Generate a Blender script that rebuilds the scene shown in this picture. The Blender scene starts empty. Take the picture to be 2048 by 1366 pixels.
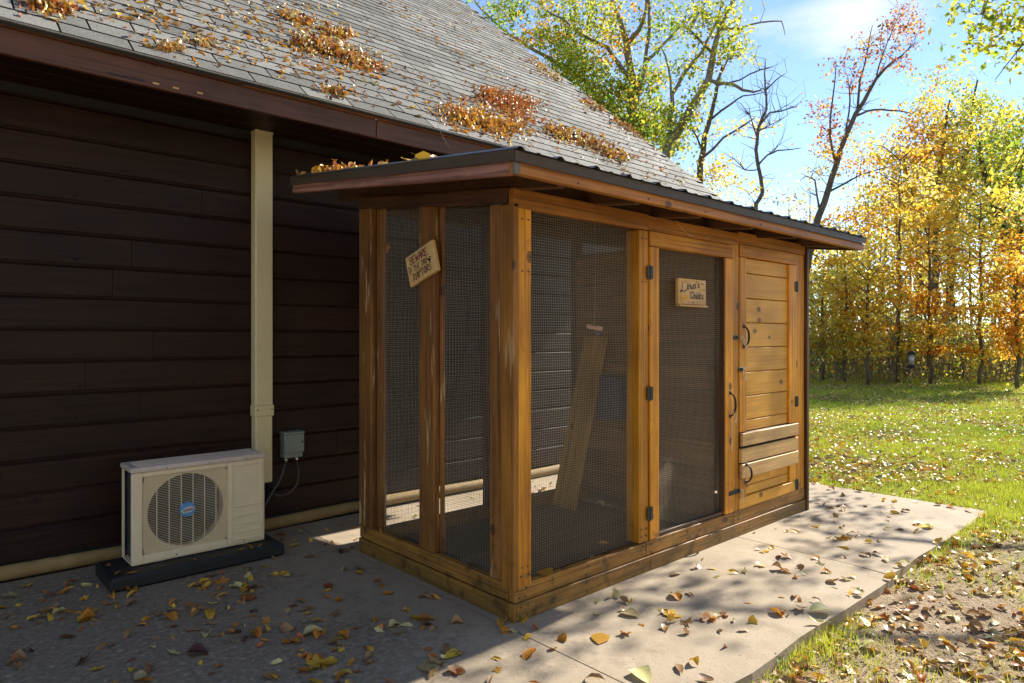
import bpy, bmesh, math, random
import numpy as np
from mathutils import Vector, Matrix
random.seed(7); RS = np.random.RandomState(11)
sc = bpy.context.scene; col = sc.collection
rad = math.radians
# ---------------------------------------------------------------- camera
AZ = rad(47.74); FX, FY = math.cos(AZ), math.sin(AZ); RX, RY = math.sin(AZ), -math.cos(AZ)
CAM = Vector((-2.054, -2.247, 1.3))
cd = bpy.data.cameras.new('camera'); cam = bpy.data.objects.new('camera', cd); col.objects.link(cam)
cam.location = CAM; cam.rotation_euler = (rad(90), 0, AZ - rad(90))
cd.sensor_width = 36; cd.lens = 36*1344/2048; cd.shift_y = (673-683)/2048*-1*-1; cd.clip_end = 2000; cd.clip_start = .05
sc.camera = cam
sc.render.resolution_x = 1024; sc.render.resolution_y = 683
# ---------------------------------------------------------------- world, sun, exposure
SUN_EL, SUN_OFF = rad(33.0), rad(3.6)
w = bpy.data.worlds.new('World'); sc.world = w; w.use_nodes = True
nt = w.node_tree; nt.nodes.clear()
def N(t, ty, **k):
    n = t.nodes.new(ty)
    for a, b in k.items(): setattr(n, a, b)
    return n
sky = N(nt, 'ShaderNodeTexSky'); sky.sky_type = 'NISHITA'; sky.sun_disc = False
sky.sun_elevation = SUN_EL; sky.sun_rotation = rad(90) + SUN_OFF; sky.dust_density = .0; sky.ozone_density = 2.0; sky.air_density = .62
bg = N(nt, 'ShaderNodeBackground'); bg.inputs[1].default_value = .094
out = N(nt, 'ShaderNodeOutputWorld')
tc = N(nt, 'ShaderNodeTexCoord')
mp = N(nt, 'ShaderNodeMapping'); mp.inputs['Scale'].default_value = (1.0, 1.0, 2.6); mp.inputs['Location'].default_value = (.35, .1, .0)
nz = N(nt, 'ShaderNodeTexNoise'); nz.inputs['Scale'].default_value = 2.2; nz.inputs['Detail'].default_value = 7; nz.inputs['Roughness'].default_value = .55
cr = N(nt, 'ShaderNodeValToRGB'); cr.color_ramp.elements[0].position = .56; cr.color_ramp.elements[1].position = .74
mx = N(nt, 'ShaderNodeMix', data_type='RGBA'); mx.inputs[7].default_value = (3.7, 3.8, 4.0, 1)
nt.links.new(tc.outputs['Generated'], mp.inputs[0]); nt.links.new(mp.outputs[0], nz.inputs[0])

vn = N(nt, 'ShaderNodeVectorMath', operation='DISTANCE'); nt.links.new(tc.outputs['Generated'], vn.inputs[0])
cdir = Vector((FX+.52*RX, FY+.52*RY, .485)).normalized(); vn.inputs[1].default_value = cdir
cb = N(nt, 'ShaderNodeValToRGB'); cb.color_ramp.elements[0].position = .02; cb.color_ramp.elements[0].color = (.13, .13, .13, 1); cb.color_ramp.elements[1].position = .13; cb.color_ramp.elements[1].color = (0, 0, 0, 1); nt.links.new(vn.outputs['Value'], cb.inputs[0])
ad_ = N(nt, 'ShaderNodeMath', operation='ADD'); nt.links.new(nz.outputs[0], ad_.inputs[0]); nt.links.new(cb.outputs[0], ad_.inputs[1])
nt.links.new(ad_.outputs[0], cr.inputs[0]); nt.links.new(cr.outputs[0], mx.inputs[0])
hs = N(nt, 'ShaderNodeHueSaturation'); hs.inputs['Saturation'].default_value = 1.0; nt.links.new(sky.outputs[0], hs.inputs['Color'])
wm_ = N(nt, 'ShaderNodeMix', data_type='RGBA', blend_type='MULTIPLY'); wm_.inputs[0].default_value = 1; wm_.inputs[7].default_value = (1.05, 1.0, .93, 1); nt.links.new(hs.outputs[0], wm_.inputs[6])
nt.links.new(wm_.outputs[2], mx.inputs[6]); nt.links.new(mx.outputs[2], bg.inputs[0]); nt.links.new(bg.outputs[0], out.inputs[0])
ld = bpy.data.lights.new('sun', 'SUN'); ld.energy = 3.5; ld.angle = rad(.5); ld.color = (1, .93, .80)
so = bpy.data.objects.new('sun', ld); col.objects.link(so)
SD = Vector((math.cos(SUN_EL)*math.cos(SUN_OFF), -math.cos(SUN_EL)*math.sin(SUN_OFF), math.sin(SUN_EL)))
so.rotation_euler = SD.to_track_quat('Z', 'Y').to_euler(); so.location = (8, 0, 12)
vs = sc.view_settings; vs.view_transform = 'Standard'; vs.look = 'None'; vs.gamma = 1; vs.use_curve_mapping = False; vs.exposure = 1.75
# ---------------------------------------------------------------- helpers
def P(x, y, d):
    t = (x-1024)/1344; u = (673-y)/1344
    return Vector((CAM.x + d*(FX+t*RX), CAM.y + d*(FY+t*RY), CAM.z + d*u))
def on(ax, v, x, y):
    a = P(x, y, 1) - CAM; return CAM + a*((v-CAM[ax])/a[ax])
def ndc(p):
    dx, dy, dz = p[0]-CAM.x, p[1]-CAM.y, p[2]-CAM.z
    d = dx*FX+dy*FY
    if d < .1: return (-1, -1, d)
    return (1024+1344*(dx*RX+dy*RY)/d, 673-1344*dz/d, d)
WM = {}
def reg(o, M, parent=None):
    col.objects.link(o); WM[o] = M
    if parent is not None:
        o.parent = parent; o.matrix_parent_inverse = WM[parent].inverted()
    o.matrix_basis = M
    return o
def tag(o, label, cat=None, group=None, kind=None):
    if label: o['label'] = label
    if cat: o['category'] = cat
    if group: o['group'] = group
    if kind: o['kind'] = kind
    return o
def empty(name, loc, label, cat, group=None):
    o = bpy.data.objects.new(name, None); o.empty_display_size = .1
    return tag(reg(o, Matrix.Translation(loc)), label, cat, group)
def obj(name, me, mat, parent=None, M=None, label=None):
    if mat is not None and not len(me.materials): me.materials.append(mat)
    o = bpy.data.objects.new(name, me); reg(o, M or Matrix(), parent)
    if label: o['label'] = label
    return o
def frombm(bm, smooth=False):
    me = bpy.data.meshes.new('m'); bm.to_mesh(me); bm.free()
    if smooth: me.polygons.foreach_set('use_smooth', [True]*len(me.polygons))
    return me
boxcache = {}
def boxmesh(L, T, W, bev, mat):
    k = (round(L, 4), round(T, 4), round(W, 4), bev, mat.name if mat else '')
    if k in boxcache: return boxcache[k]
    bm = bmesh.new(); bmesh.ops.create_cube(bm, size=1)
    for v in bm.verts: v.co = Vector((v.co.x*L, v.co.y*T, v.co.z*W))
    if bev: bmesh.ops.bevel(bm, geom=bm.edges[:], offset=min(bev, T*.4, W*.4, L*.4), segments=1, affect='EDGES')
    me = frombm(bm)
    if mat: me.materials.append(mat)
    boxcache[k] = me; return me
def board(name, a, b, wd, th, up, mat, parent=None, bev=.003, label=None):
    a, b, up = Vector(a), Vector(b), Vector(up)
    X = (b-a).normalized(); Z = (up - X*up.dot(X)).normalized(); Y = Z.cross(X)
    M = Matrix.Translation((a+b)/2) @ Matrix((X, Y, Z)).transposed().to_4x4()
    return obj(name, boxmesh((b-a).length, th, wd, bev, mat), mat, parent, M, label)
def bx(name, x0, x1, y0, y1, z0, z1, mat, parent=None, bev=.003, label=None):
    d = [x1-x0, y1-y0, z1-z0]; c = Vector(((x0+x1)/2, (y0+y1)/2, (z0+z1)/2)); i = d.index(max(d))
    ax = Vector([1 if k == i else 0 for k in range(3)])
    oth = sorted([k for k in range(3) if k != i], key=lambda k: -d[k])
    up = Vector([1 if k == oth[0] else 0 for k in range(3)])
    return board(name, c-ax*d[i]/2, c+ax*d[i]/2, d[oth[0]], d[oth[1]], up, mat, parent, bev, label)
class TB:   # tube builder
    def __init__(s): s.v = []; s.f = []
    def tube(s, pts, rr, n=6, cap=True):
        pts = [Vector(p) for p in pts]; b = len(s.v)
        if not isinstance(rr, (list, tuple)): rr = [rr]*len(pts)
        ref = Vector((0, 0, 1)) if abs((pts[-1]-pts[0]).normalized().z) < .9 else Vector((1, 0, 0))
        for i, p in enumerate(pts):
            t = (pts[min(i+1, len(pts)-1)] - pts[max(i-1, 0)]).normalized()
            u = t.cross(ref)
            if u.length < 1e-4: u = t.orthogonal()
            u.normalize(); v = t.cross(u)
            for k in range(n):
                a = 2*math.pi*k/n; s.v.append(p + (u*math.cos(a)+v*math.sin(a))*rr[i])
        for i in range(len(pts)-1):
            for k in range(n):
                k2 = (k+1) % n; s.f.append((b+i*n+k, b+i*n+k2, b+(i+1)*n+k2, b+(i+1)*n+k))
        if cap: s.f.append(tuple(b+k for k in reversed(range(n)))); s.f.append(tuple(b+(len(pts)-1)*n+k for k in range(n)))
    def mesh(s, smooth=True):
        me = bpy.data.meshes.new('m'); me.from_pydata(s.v, [], s.f)
        if smooth: me.polygons.foreach_set('use_smooth', [True]*len(me.polygons))
        return me
def npmesh(V, F, colr=None, smooth=False, uvw=None):
    """V (n,3), F (m,k) equal-size faces, colr (m,3) per face"""
    me = bpy.data.meshes.new('m'); m, k = F.shape
    me.vertices.add(len(V)); me.vertices.foreach_set('co', np.ascontiguousarray(V, dtype=np.float32).ravel())
    me.loops.add(m*k); me.loops.foreach_set('vertex_index', F.astype(np.int32).ravel())
    me.polygons.add(m); me.polygons.foreach_set('loop_start', np.arange(0, m*k, k, dtype=np.int32))
    try: me.polygons.foreach_set('loop_total', np.full(m, k, dtype=np.int32))
    except Exception: pass
    if smooth: me.polygons.foreach_set('use_smooth', np.ones(m, dtype=bool))
    me.update(calc_edges=True)
    if colr is not None:
        at = me.attributes.new('tint', 'FLOAT_COLOR', 'FACE')
        c = np.ones((m, 4), dtype=np.float32); c[:, :3] = colr; at.data.foreach_set('color', c.ravel())
    return me
def scatter(tv, tf, pos, rot, scl, colr):
    """instances of template (tv (n,3), tf (m,k)) -> arrays"""
    n = len(pos); V = np.einsum('nij,kj->nki', rot, tv)*np.asarray(scl).reshape(n, 1, -1) + pos[:, None, :]
    F = tf[None]+ (np.arange(n)*len(tv))[:, None, None]
    return V.reshape(-1, 3), F.reshape(-1, tf.shape[1]), np.repeat(colr, len(tf), axis=0)
def randrot(n, tilt=None, rs=RS):
    yaw = rs.rand(n)*2*np.pi
    pit = (rs.rand(n)-.5)*2*np.pi if tilt is None else rs.randn(n)*tilt
    rol = (rs.rand(n)-.5)*2*np.pi if tilt is None else rs.randn(n)*tilt
    cy, sy, cp, sp, c, s = np.cos(yaw), np.sin(yaw), np.cos(pit), np.sin(pit), np.cos(rol), np.sin(rol)
    z, o = np.zeros(n), np.ones(n)
    A = np.stack([cy, -sy, z, sy, cy, z, z, z, o], 1).reshape(n, 3, 3)
    B = np.stack([cp, z, sp, z, o, z, -sp, z, cp], 1).reshape(n, 3, 3)
    C = np.stack([o, z, z, z, c, -s, z, s, c], 1).reshape(n, 3, 3)
    return A@B@C
# ---------------------------------------------------------------- materials
def newmat(name, rough=.6, metal=0, spec=.5, base=None):
    m = bpy.data.materials.new(name); m.use_nodes = True; t = m.node_tree; b = t.nodes['Principled BSDF']
    b.inputs['Roughness'].default_value = rough; b.inputs['Metallic'].default_value = metal
    b.inputs['Specular IOR Level'].default_value = spec
    if base: b.inputs['Base Color'].default_value = (*base, 1)
    return m, t, b
def ramp(t, fac, stops, interp='LINEAR'):
    r = N(t, 'ShaderNodeValToRGB'); r.color_ramp.interpolation = interp
    e = r.color_ramp.elements
    while len(e) < len(stops): e.new(.5)
    for i, (p, c) in enumerate(stops):
        e[i].position = p; e[i].color = (*c, 1) if len(c) == 3 else c
    t.links.new(fac, r.inputs[0]); return r.outputs[0]
def noise(t, vec, scale, detail=4, rough=.5, dist=0):
    n = N(t, 'ShaderNodeTexNoise'); n.inputs['Scale'].default_value = scale; n.inputs['Detail'].default_value = detail
    n.inputs['Roughness'].default_value = rough; n.inputs['Distortion'].default_value = dist
    if vec is not None: t.links.new(vec, n.inputs[0])
    return n.outputs[0]
def mapping(t, vec, scale=(1, 1, 1)):
    m = N(t, 'ShaderNodeMapping'); m.inputs['Scale'].default_value = scale; t.links.new(vec, m.inputs[0]); return m.outputs[0]
def mix(t, fac, a, b, mode='MIX'):
    m = N(t, 'ShaderNodeMix', data_type='RGBA', blend_type=mode)
    for s, v in ((0, fac), (6, a), (7, b)):
        if isinstance(v, (int, float)): m.inputs[s].default_value = v
        elif isinstance(v, tuple): m.inputs[s].default_value = (*v, 1) if len(v) == 3 else v
        else: t.links.new(v, m.inputs[s])
    return m.outputs[2]
def mth(t, op, a, b=None, c=None):
    m = N(t, 'ShaderNodeMath', operation=op)
    for i, v in enumerate((a, b, c)):
        if v is None: continue
        if isinstance(v, (int, float)): m.inputs[i].default_value = v
        else: t.links.new(v, m.inputs[i])
    return m.outputs[0]
def bump(t, b, h, s=.3, d=.01):
    n = N(t, 'ShaderNodeBump'); n.inputs['Strength'].default_value = s; n.inputs['Distance'].default_value = d
    t.links.new(h, n.inputs['Height']); t.links.new(n.outputs[0], b.inputs['Normal'])
def wood(name, c1, c2, knot=(.05, .02, .01), rough=.55, algae=0, weather=0, bs=.35, kn=.9, spec=.35, var=.25, streak=1.0):
    m, t, b = newmat(name, rough, spec=spec)
    tc = N(t, 'ShaderNodeTexCoord'); oi = N(t, 'ShaderNodeObjectInfo'); geo = N(t, 'ShaderNodeNewGeometry')
    off = N(t, 'ShaderNodeVectorMath', operation='SCALE'); off.inputs[0].default_value = (17, 11, 23); t.links.new(oi.outputs['Random'], off.inputs['Scale'])
    ad = N(t, 'ShaderNodeVectorMath', operation='ADD'); t.links.new(tc.outputs['Object'], ad.inputs[0]); t.links.new(off.outputs[0], ad.inputs[1])
    v = ad.outputs[0]
    kv = mapping(t, v, (5.5, 8.5, 8.5))
    vo = N(t, 'ShaderNodeTexVoronoi'); vo.inputs['Scale'].default_value = 1; t.links.new(kv, vo.inputs[0])
    kd = vo.outputs['Distance']
    sc2 = N(t, 'ShaderNodeSeparateColor'); t.links.new(vo.outputs['Color'], sc2.inputs[0]); has = mth(t, 'GREATER_THAN', sc2.outputs[0], .80)
    kmask = mth(t, 'MULTIPLY', has, ramp(t, kd, [(.03, (1, 1, 1)), (.11, (.7, .7, .7)), (.135, (1, 1, 1)), (.17, (0, 0, 0))]))
    warp = mth(t, 'MULTIPLY', mth(t, 'MULTIPLY', has, ramp(t, kd, [(0, (1, 1, 1)), (.5, (0, 0, 0))])), 2.2)
    gv = mapping(t, v, (1.6, 26, 26))
    n = N(t, 'ShaderNodeTexNoise', noise_dimensions='4D'); n.inputs['Scale'].default_value = 1; n.inputs['Detail'].default_value = 5; n.inputs['Roughness'].default_value = .6; n.inputs['Distortion'].default_value = .6
    t.links.new(gv, n.inputs[0]); t.links.new(warp, n.inputs['W'])
    g = n.outputs[0]
    fine = noise(t, mapping(t, v, (6, 160, 160)), 1, 3)
    big = noise(t, v, 2.2, 3)
    c = ramp(t, g, [(.36, c2), (.56, c1)])
    c = mix(t, .45, c, mix(t, fine, tuple(x*.6 for x in c1), tuple(min(1, x*1.25) for x in c1)), 'MIX')
    c = mix(t, mth(t, 'MULTIPLY', ramp(t, big, [(.35, (0, 0, 0)), (.75, (1, 1, 1))]), .7), c, tuple(x*.6 for x in c2))
    stk = noise(t, mapping(t, v, (1.1, 75, 75)), 1, 5, .65)
    c = mix(t, mth(t, 'MULTIPLY', ramp(t, stk, [(.50, (0, 0, 0)), (.60, (1, 1, 1))]), .58*streak), c, tuple(x*.42 for x in c2))
    c = mix(t, mth(t, 'MULTIPLY', ramp(t, noise(t, mapping(t, v, (2.5, 9, 9)), 1, 6, .7), [(.58, (0, 0, 0)), (.72, (1, 1, 1))]), .5*streak), c, tuple(x*.4 for x in c2))
    br = mth(t, 'ADD', mth(t, 'MULTIPLY', oi.outputs['Random'], var*2), 1-var*.8)
    hsv = N(t, 'ShaderNodeHueSaturation'); t.links.new(br, hsv.inputs['Value']); t.links.new(c, hsv.inputs['Color']); c = hsv.outputs[0]
    c = mix(t, mth(t, 'MULTIPLY', kmask, kn), c, knot)
    pz = N(t, 'ShaderNodeSeparateXYZ'); t.links.new(geo.outputs['Position'], pz.inputs[0])
    wn = noise(t, geo.outputs['Position'], 7, 4)
    if weather:
        wm = ramp(t, noise(t, mapping(t, v, (3, 30, 30)), 1, 4), [(.60, (0, 0, 0)), (.68, (1, 1, 1))])
        c = mix(t, mth(t, 'MULTIPLY', wm, weather), c, (.55, .36, .18))
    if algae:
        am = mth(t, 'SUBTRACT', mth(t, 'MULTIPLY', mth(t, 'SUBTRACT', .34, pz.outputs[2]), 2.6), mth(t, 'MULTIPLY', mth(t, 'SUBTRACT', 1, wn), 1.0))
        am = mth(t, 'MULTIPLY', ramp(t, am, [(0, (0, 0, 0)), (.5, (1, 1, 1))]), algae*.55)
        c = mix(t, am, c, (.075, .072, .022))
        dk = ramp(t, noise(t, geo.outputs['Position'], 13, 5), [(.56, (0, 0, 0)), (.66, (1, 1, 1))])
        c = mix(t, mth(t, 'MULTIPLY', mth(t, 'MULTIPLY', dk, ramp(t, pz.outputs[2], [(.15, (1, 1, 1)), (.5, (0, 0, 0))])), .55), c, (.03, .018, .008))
    t.links.new(c, b.inputs['Base Color'])
    rr = mth(t, 'ADD', mth(t, 'MULTIPLY', fine, .25), rough-.12); t.links.new(rr, b.inputs['Roughness'])
    bump(t, b, mth(t, 'ADD', g, mth(t, 'MULTIPLY', fine, .6)), bs, .004)
    return m
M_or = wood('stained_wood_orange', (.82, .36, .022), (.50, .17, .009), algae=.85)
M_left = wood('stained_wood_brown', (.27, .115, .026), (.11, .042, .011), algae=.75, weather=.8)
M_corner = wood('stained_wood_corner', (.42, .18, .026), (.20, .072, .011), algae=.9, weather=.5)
M_base = wood('stained_wood_base', (.42, .20, .038), (.19, .08, .016), algae=1.0, var=.15)
M_plank = wood('pine_plank', (.84, .43, .06), (.66, .29, .03), knot=(.09, .03, .01), bs=.2, var=.12, streak=.4)
M_pale = wood('weathered_pine', (.68, .42, .17), (.52, .30, .12), bs=.3, var=.1, streak=.4)
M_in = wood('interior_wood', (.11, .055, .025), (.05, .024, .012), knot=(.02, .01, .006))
M_part = wood('partition_wood', (.24, .115, .045), (.12, .055, .022))
M_fasc = wood('fascia_orange', (.56, .225, .035), (.36, .12, .016), algae=0)
M_fascl = wood('fascia_redbrown', (.42, .20, .14), (.17, .07, .045), bs=.5)
M_lhead = wood('header_brown', (.16, .065, .024), (.07, .028, .012))
M_raft = wood('rafter_wood', (.13, .06, .026), (.07, .03, .014))
M_side = wood('dark_siding', (.033, .0130, .0078), (.016, .0062, .004), knot=(.004, .002, .0015), rough=.5, bs=.5, kn=.6, spec=.22, var=.15)
M_eave = wood('brown_eave', (.135, .056, .032), (.08, .033, .019), knot=(.05, .02, .012), rough=.5, var=.06)
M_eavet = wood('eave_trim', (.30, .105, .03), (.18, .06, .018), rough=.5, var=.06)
M_trimlit = wood('eave_trim_lit', (.70, .26, .04), (.50, .16, .02), var=.05)  # eave trim with warm light off the coop roof painted into the colour
M_sign = wood('sign_wood', (.78, .50, .20), (.66, .38, .13), var=.05, kn=0, streak=.12)
M_ramp = wood('ramp_wood', (.44, .225, .045), (.28, .13, .022), var=.05)
def plain(name, c, rough=.5, metal=0, sp=.12, sc_=30, bs=.08):
    m, t, b = newmat(name, rough, metal)
    geo = N(t, 'ShaderNodeTexCoord'); n = noise(t, geo.outputs['Object'], sc_, 5); n2 = noise(t, geo.outputs['Object'], 3, 4)
    f = mth(t, 'ADD', mth(t, 'MULTIPLY', n, .5), mth(t, 'MULTIPLY', n2, .5))
    t.links.new(ramp(t, f, [(.3, tuple(x*(1-sp) for x in c)), (.7, tuple(min(1, x*(1+sp)) for x in c))]), b.inputs['Base Color'])
    t.links.new(mth(t, 'ADD', mth(t, 'MULTIPLY', n2, .25), rough-.12), b.inputs['Roughness'])
    bump(t, b, n, bs, .002); return m
M_ac = plain('cream_painted_steel', (.76, .64, .44), .42, 0, .07, 18)
M_actop = plain('lid_painted_steel', (.60, .50, .42), .35, 0, .12, 18)
M_duct = plain('cream_duct_plastic', (.66, .57, .33), .45, 0, .06, 8)
M_navy = plain('dark_navy_plastic', (.014, .022, .042), .4)
M_bluebox = plain('dark_blue_plastic', (.015, .035, .085), .4)
M_blackrub = plain('black_recycled_plastic', (.012, .012, .013), .6, 0, .3, 60)
M_blue = plain('badge_blue', (.10, .30, .60), .35)
M_silv = plain('badge_silver', (.55, .56, .55), .35, .3)
M_box = plain('grey_green_box', (.20, .23, .20), .45)
M_cable = plain('grey_cable', (.05, .05, .048), .5)
M_black = plain('black_iron', (.018, .018, .017), .45, .4)
M_hinge = plain('hinge_iron', (.035, .040, .032), .5, .4)
M_steel = plain('zinc_steel', (.62, .60, .56), .25, .95)
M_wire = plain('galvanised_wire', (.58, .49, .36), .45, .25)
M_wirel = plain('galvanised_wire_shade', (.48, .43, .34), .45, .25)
M_drip = plain('bronze_drip_edge', (.16, .115, .075), .45, .0)
M_rib = plain('bronze_roof_sheet', (.11, .105, .10), .33, .4)
M_tan = plain('tan_foundation', (.27, .18, .07), .75, 0, .3, 14, .5)
M_ink = plain('dark_ink', (.02, .012, .02), .6)
M_inkp = plain('purple_ink', (.16, .012, .03), .6)
M_yel = plain('yellow_paint', (.75, .38, .02), .6)
M_orp = plain('orange_paint', (.60, .20, .02), .6)
M_grn = plain('green_paint', (.12, .18, .08), .6)
M_dark = plain('roof_underlay', (.025, .025, .025), .8)
M_pink = plain('pale_pink_toy', (.72, .45, .36), .5); M_tblue = plain('blue_toy', (.05, .16, .38), .5)
M_bark = plain('bark', (.13, .092, .062), .85, 0, .45, 9, .9)
M_barkd = plain('dark_bark', (.06, .045, .034), .85, 0, .45, 9, .9)
M_barkg = plain('grey_bark', (.20, .165, .125), .85, 0, .4, 9, .9)
def leafmat(name, transl=.4, rough=.45, usetint=True, base=(.5, .3, .05), veins=False):
    m = bpy.data.materials.new(name); m.use_nodes = True; t = m.node_tree; b = t.nodes['Principled BSDF']; o = t.nodes['Material Output']
    b.inputs['Roughness'].default_value = rough; b.inputs['Specular IOR Level'].default_value = .35
    if usetint:
        a = N(t, 'ShaderNodeAttribute', attribute_name='tint'); c = a.outputs['Color']
    else:
        oi = N(t, 'ShaderNodeObjectInfo'); tcd = N(t, 'ShaderNodeTexCoord')
        n = noise(t, tcd.outputs['Object'], 55, 4)
        c = mix(t, ramp(t, n, [(.35, (0, 0, 0)), (.7, (1, 1, 1))]), base, tuple(x*.55 for x in base))
        h = N(t, 'ShaderNodeHueSaturation'); t.links.new(mth(t, 'ADD', .975, mth(t, 'MULTIPLY', oi.outputs['Random'], .05)), h.inputs['Hue'])
        t.links.new(mth(t, 'ADD', .7, mth(t, 'MULTIPLY', oi.outputs['Random'], .6)), h.inputs['Value']); h.inputs['Hue'].default_value = .5
        h2 = mth(t, 'ADD', .48, mth(t, 'MULTIPLY', oi.outputs['Random'], .04)); t.links.new(h2, h.inputs['Hue'])
        t.links.new(c, h.inputs['Color']); c = h.outputs[0]
        sx = N(t, 'ShaderNodeSeparateXYZ'); t.links.new(tcd.outputs['Object'], sx.inputs[0])
        vein = ramp(t, mth(t, 'ABSOLUTE', sx.outputs[1]), [(.0, (1, 1, 1)), (.0022, (0, 0, 0))])
        c = mix(t, mth(t, 'MULTIPLY', vein, .5), c, tuple(min(1, x*1.5+.05) for x in base))
        bump(t, b, n, .4, .003)
    t.links.new(c, b.inputs['Base Color'])
    tr = N(t, 'ShaderNodeBsdfTranslucent'); t.links.new(c, tr.inputs[0])
    ms = N(t, 'ShaderNodeMixShader'); ms.inputs[0].default_value = transl
    t.links.new(b.outputs[0], ms.inputs[1]); t.links.new(tr.outputs[0], ms.inputs[2]); t.links.new(ms.outputs[0], o.inputs[0])
    return m
M_leaf = leafmat('tree_leaf', .62, .5); M_litter = leafmat('litter_leaf', .2, .38); M_grass = leafmat('grass_blade', .35, .5)
LEAFCOL = {'orange': (.58, .25, .035), 'yellow': (.70, .43, .05), 'pale': (.62, .55, .26), 'rust': (.42, .13, .035), 'tan': (.36, .21, .10), 'dark': (.12, .05, .03)}
M_fl = {k: leafmat('fallen_leaf_'+k, .18, .4, False, c) for k, c in LEAFCOL.items()}
# concrete
def concrete():
    m, t, b = newmat('concrete', .85, spec=.25)
    g = N(t, 'ShaderNodeNewGeometry'); p = g.outputs['Position']
    n1 = noise(t, p, 90, 3); n2 = noise(t, p, 14, 6, .65); n3 = noise(t, p, 1.7, 5, .6); n4 = noise(t, p, 38, 5, .7)
    c = ramp(t, n3, [(.3, (.26, .205, .145)), (.7, (.44, .36, .265))])
    c = mix(t, ramp(t, n2, [(.35, (0, 0, 0)), (.7, (1, 1, 1))]), c, (.35, .285, .205))
    sx = N(t, 'ShaderNodeSeparateXYZ'); t.links.new(p, sx.inputs[0])
    # darker speckled tone towards the left, ragged edge
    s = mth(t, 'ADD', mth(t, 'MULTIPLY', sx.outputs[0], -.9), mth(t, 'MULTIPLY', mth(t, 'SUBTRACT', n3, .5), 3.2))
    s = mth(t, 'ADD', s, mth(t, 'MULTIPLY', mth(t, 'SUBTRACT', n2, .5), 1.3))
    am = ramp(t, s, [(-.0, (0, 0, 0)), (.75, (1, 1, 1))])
    darktone = ramp(t, n4, [(.28, (.10, .078, .054)), (.46, (.19, .152, .112)), (.62, (.28, .23, .172)), (.68, (.50, .44, .35))])
    c = mix(t, mth(t, 'MULTIPLY', am, .9), c, darktone)
    pits = ramp(t, n1, [(.30, (1, 1, 1)), (.36, (0, 0, 0))])
    c = mix(t, mth(t, 'MULTIPLY', pits, .6), c, (.05, .04, .03))
    st = ramp(t, noise(t, p, 4.5, 6, .7), [(.55, (0, 0, 0)), (.75, (1, 1, 1))])
    c = mix(t, mth(t, 'MULTIPLY', st, .5), c, (.14, .095, .06))
    t.links.new(c, b.inputs['Base Color'])
    bump(t, b, mth(t, 'ADD', mth(t, 'MULTIPLY', n4, .6), mth(t, 'ADD', mth(t, 'MULTIPLY', n1, .4), n2)), .35, .006)
    return m
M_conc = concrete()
def soil():
    m, t, b = newmat('lawn_soil', .95, spec=.1)
    g = N(t, 'ShaderNodeNewGeometry'); p = g.outputs['Position']
    n = noise(t, p, 1.3, 5, .6); n2 = noise(t, p, 22, 6, .7); n3 = noise(t, p, 90, 3)
    earth = ramp(t, n2, [(.3, (.20, .15, .09)), (.55, (.36, .27, .18)), (.75, (.50, .40, .29))])
    green = ramp(t, n2, [(.3, (.11, .16, .02)), (.7, (.24, .30, .04))])
    sx = N(t, 'ShaderNodeSeparateXYZ'); t.links.new(p, sx.inputs[0])
    f = mth(t, 'ADD', mth(t, 'MULTIPLY', sx.outputs[0], .45), mth(t, 'ADD', mth(t, 'MULTIPLY', sx.outputs[1], .45), mth(t, 'MULTIPLY', n, 2.6)))
    fm = ramp(t, mth(t, 'SUBTRACT', f, 2.1), [(0, (0, 0, 0)), (.8, (1, 1, 1))])
    c = mix(t, fm, earth, green)
    far = ramp(t, mth(t, 'MULTIPLY', sx.outputs[0], .02), [(.38, (0, 0, 0)), (.44, (1, 1, 1))])
    c = mix(t, far, c, (.12, .075, .03))
    t.links.new(c, b.inputs['Base Color']); bump(t, b, mth(t, 'ADD', n2, n3), .8, .02); return m
M_soil = soil()
def shingmat():
    m, t, b = newmat('asphalt_shingle', .85, spec=.3)
    g = N(t, 'ShaderNodeNewGeometry'); p = g.outputs['Position']; oi = N(t, 'ShaderNodeObjectInfo'); a = N(t, 'ShaderNodeAttribute', attribute_name='tint')
    n1 = noise(t, p, 260, 2); n2 = noise(t, p, 9, 5, .6); n3 = noise(t, p, 1.1, 4)
    c = ramp(t, n1, [(.35, (.06, .06, .055)), (.5, (.165, .16, .15)), (.68, (.36, .35, .33))])
    c = mix(t, mth(t, 'MULTIPLY', ramp(t, n2, [(.4, (0, 0, 0)), (.7, (1, 1, 1))]), .5), c, (.12, .115, .10))
    c = mix(t, mth(t, 'MULTIPLY', ramp(t, n3, [(.45, (0, 0, 0)), (.65, (1, 1, 1))]), .4), c, (.15, .145, .12))
    v = mth(t, 'ADD', mth(t, 'ADD', a.outputs['Fac'], mth(t, 'MULTIPLY', oi.outputs['Random'], .6)), .58)
    h = N(t, 'ShaderNodeHueSaturation'); t.links.new(v, h.inputs['Value']); t.links.new(c, h.inputs['Color'])
    t.links.new(h.outputs[0], b.inputs['Base Color']); bump(t, b, n1, .5, .003); return m
M_shing = shingmat()
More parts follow.
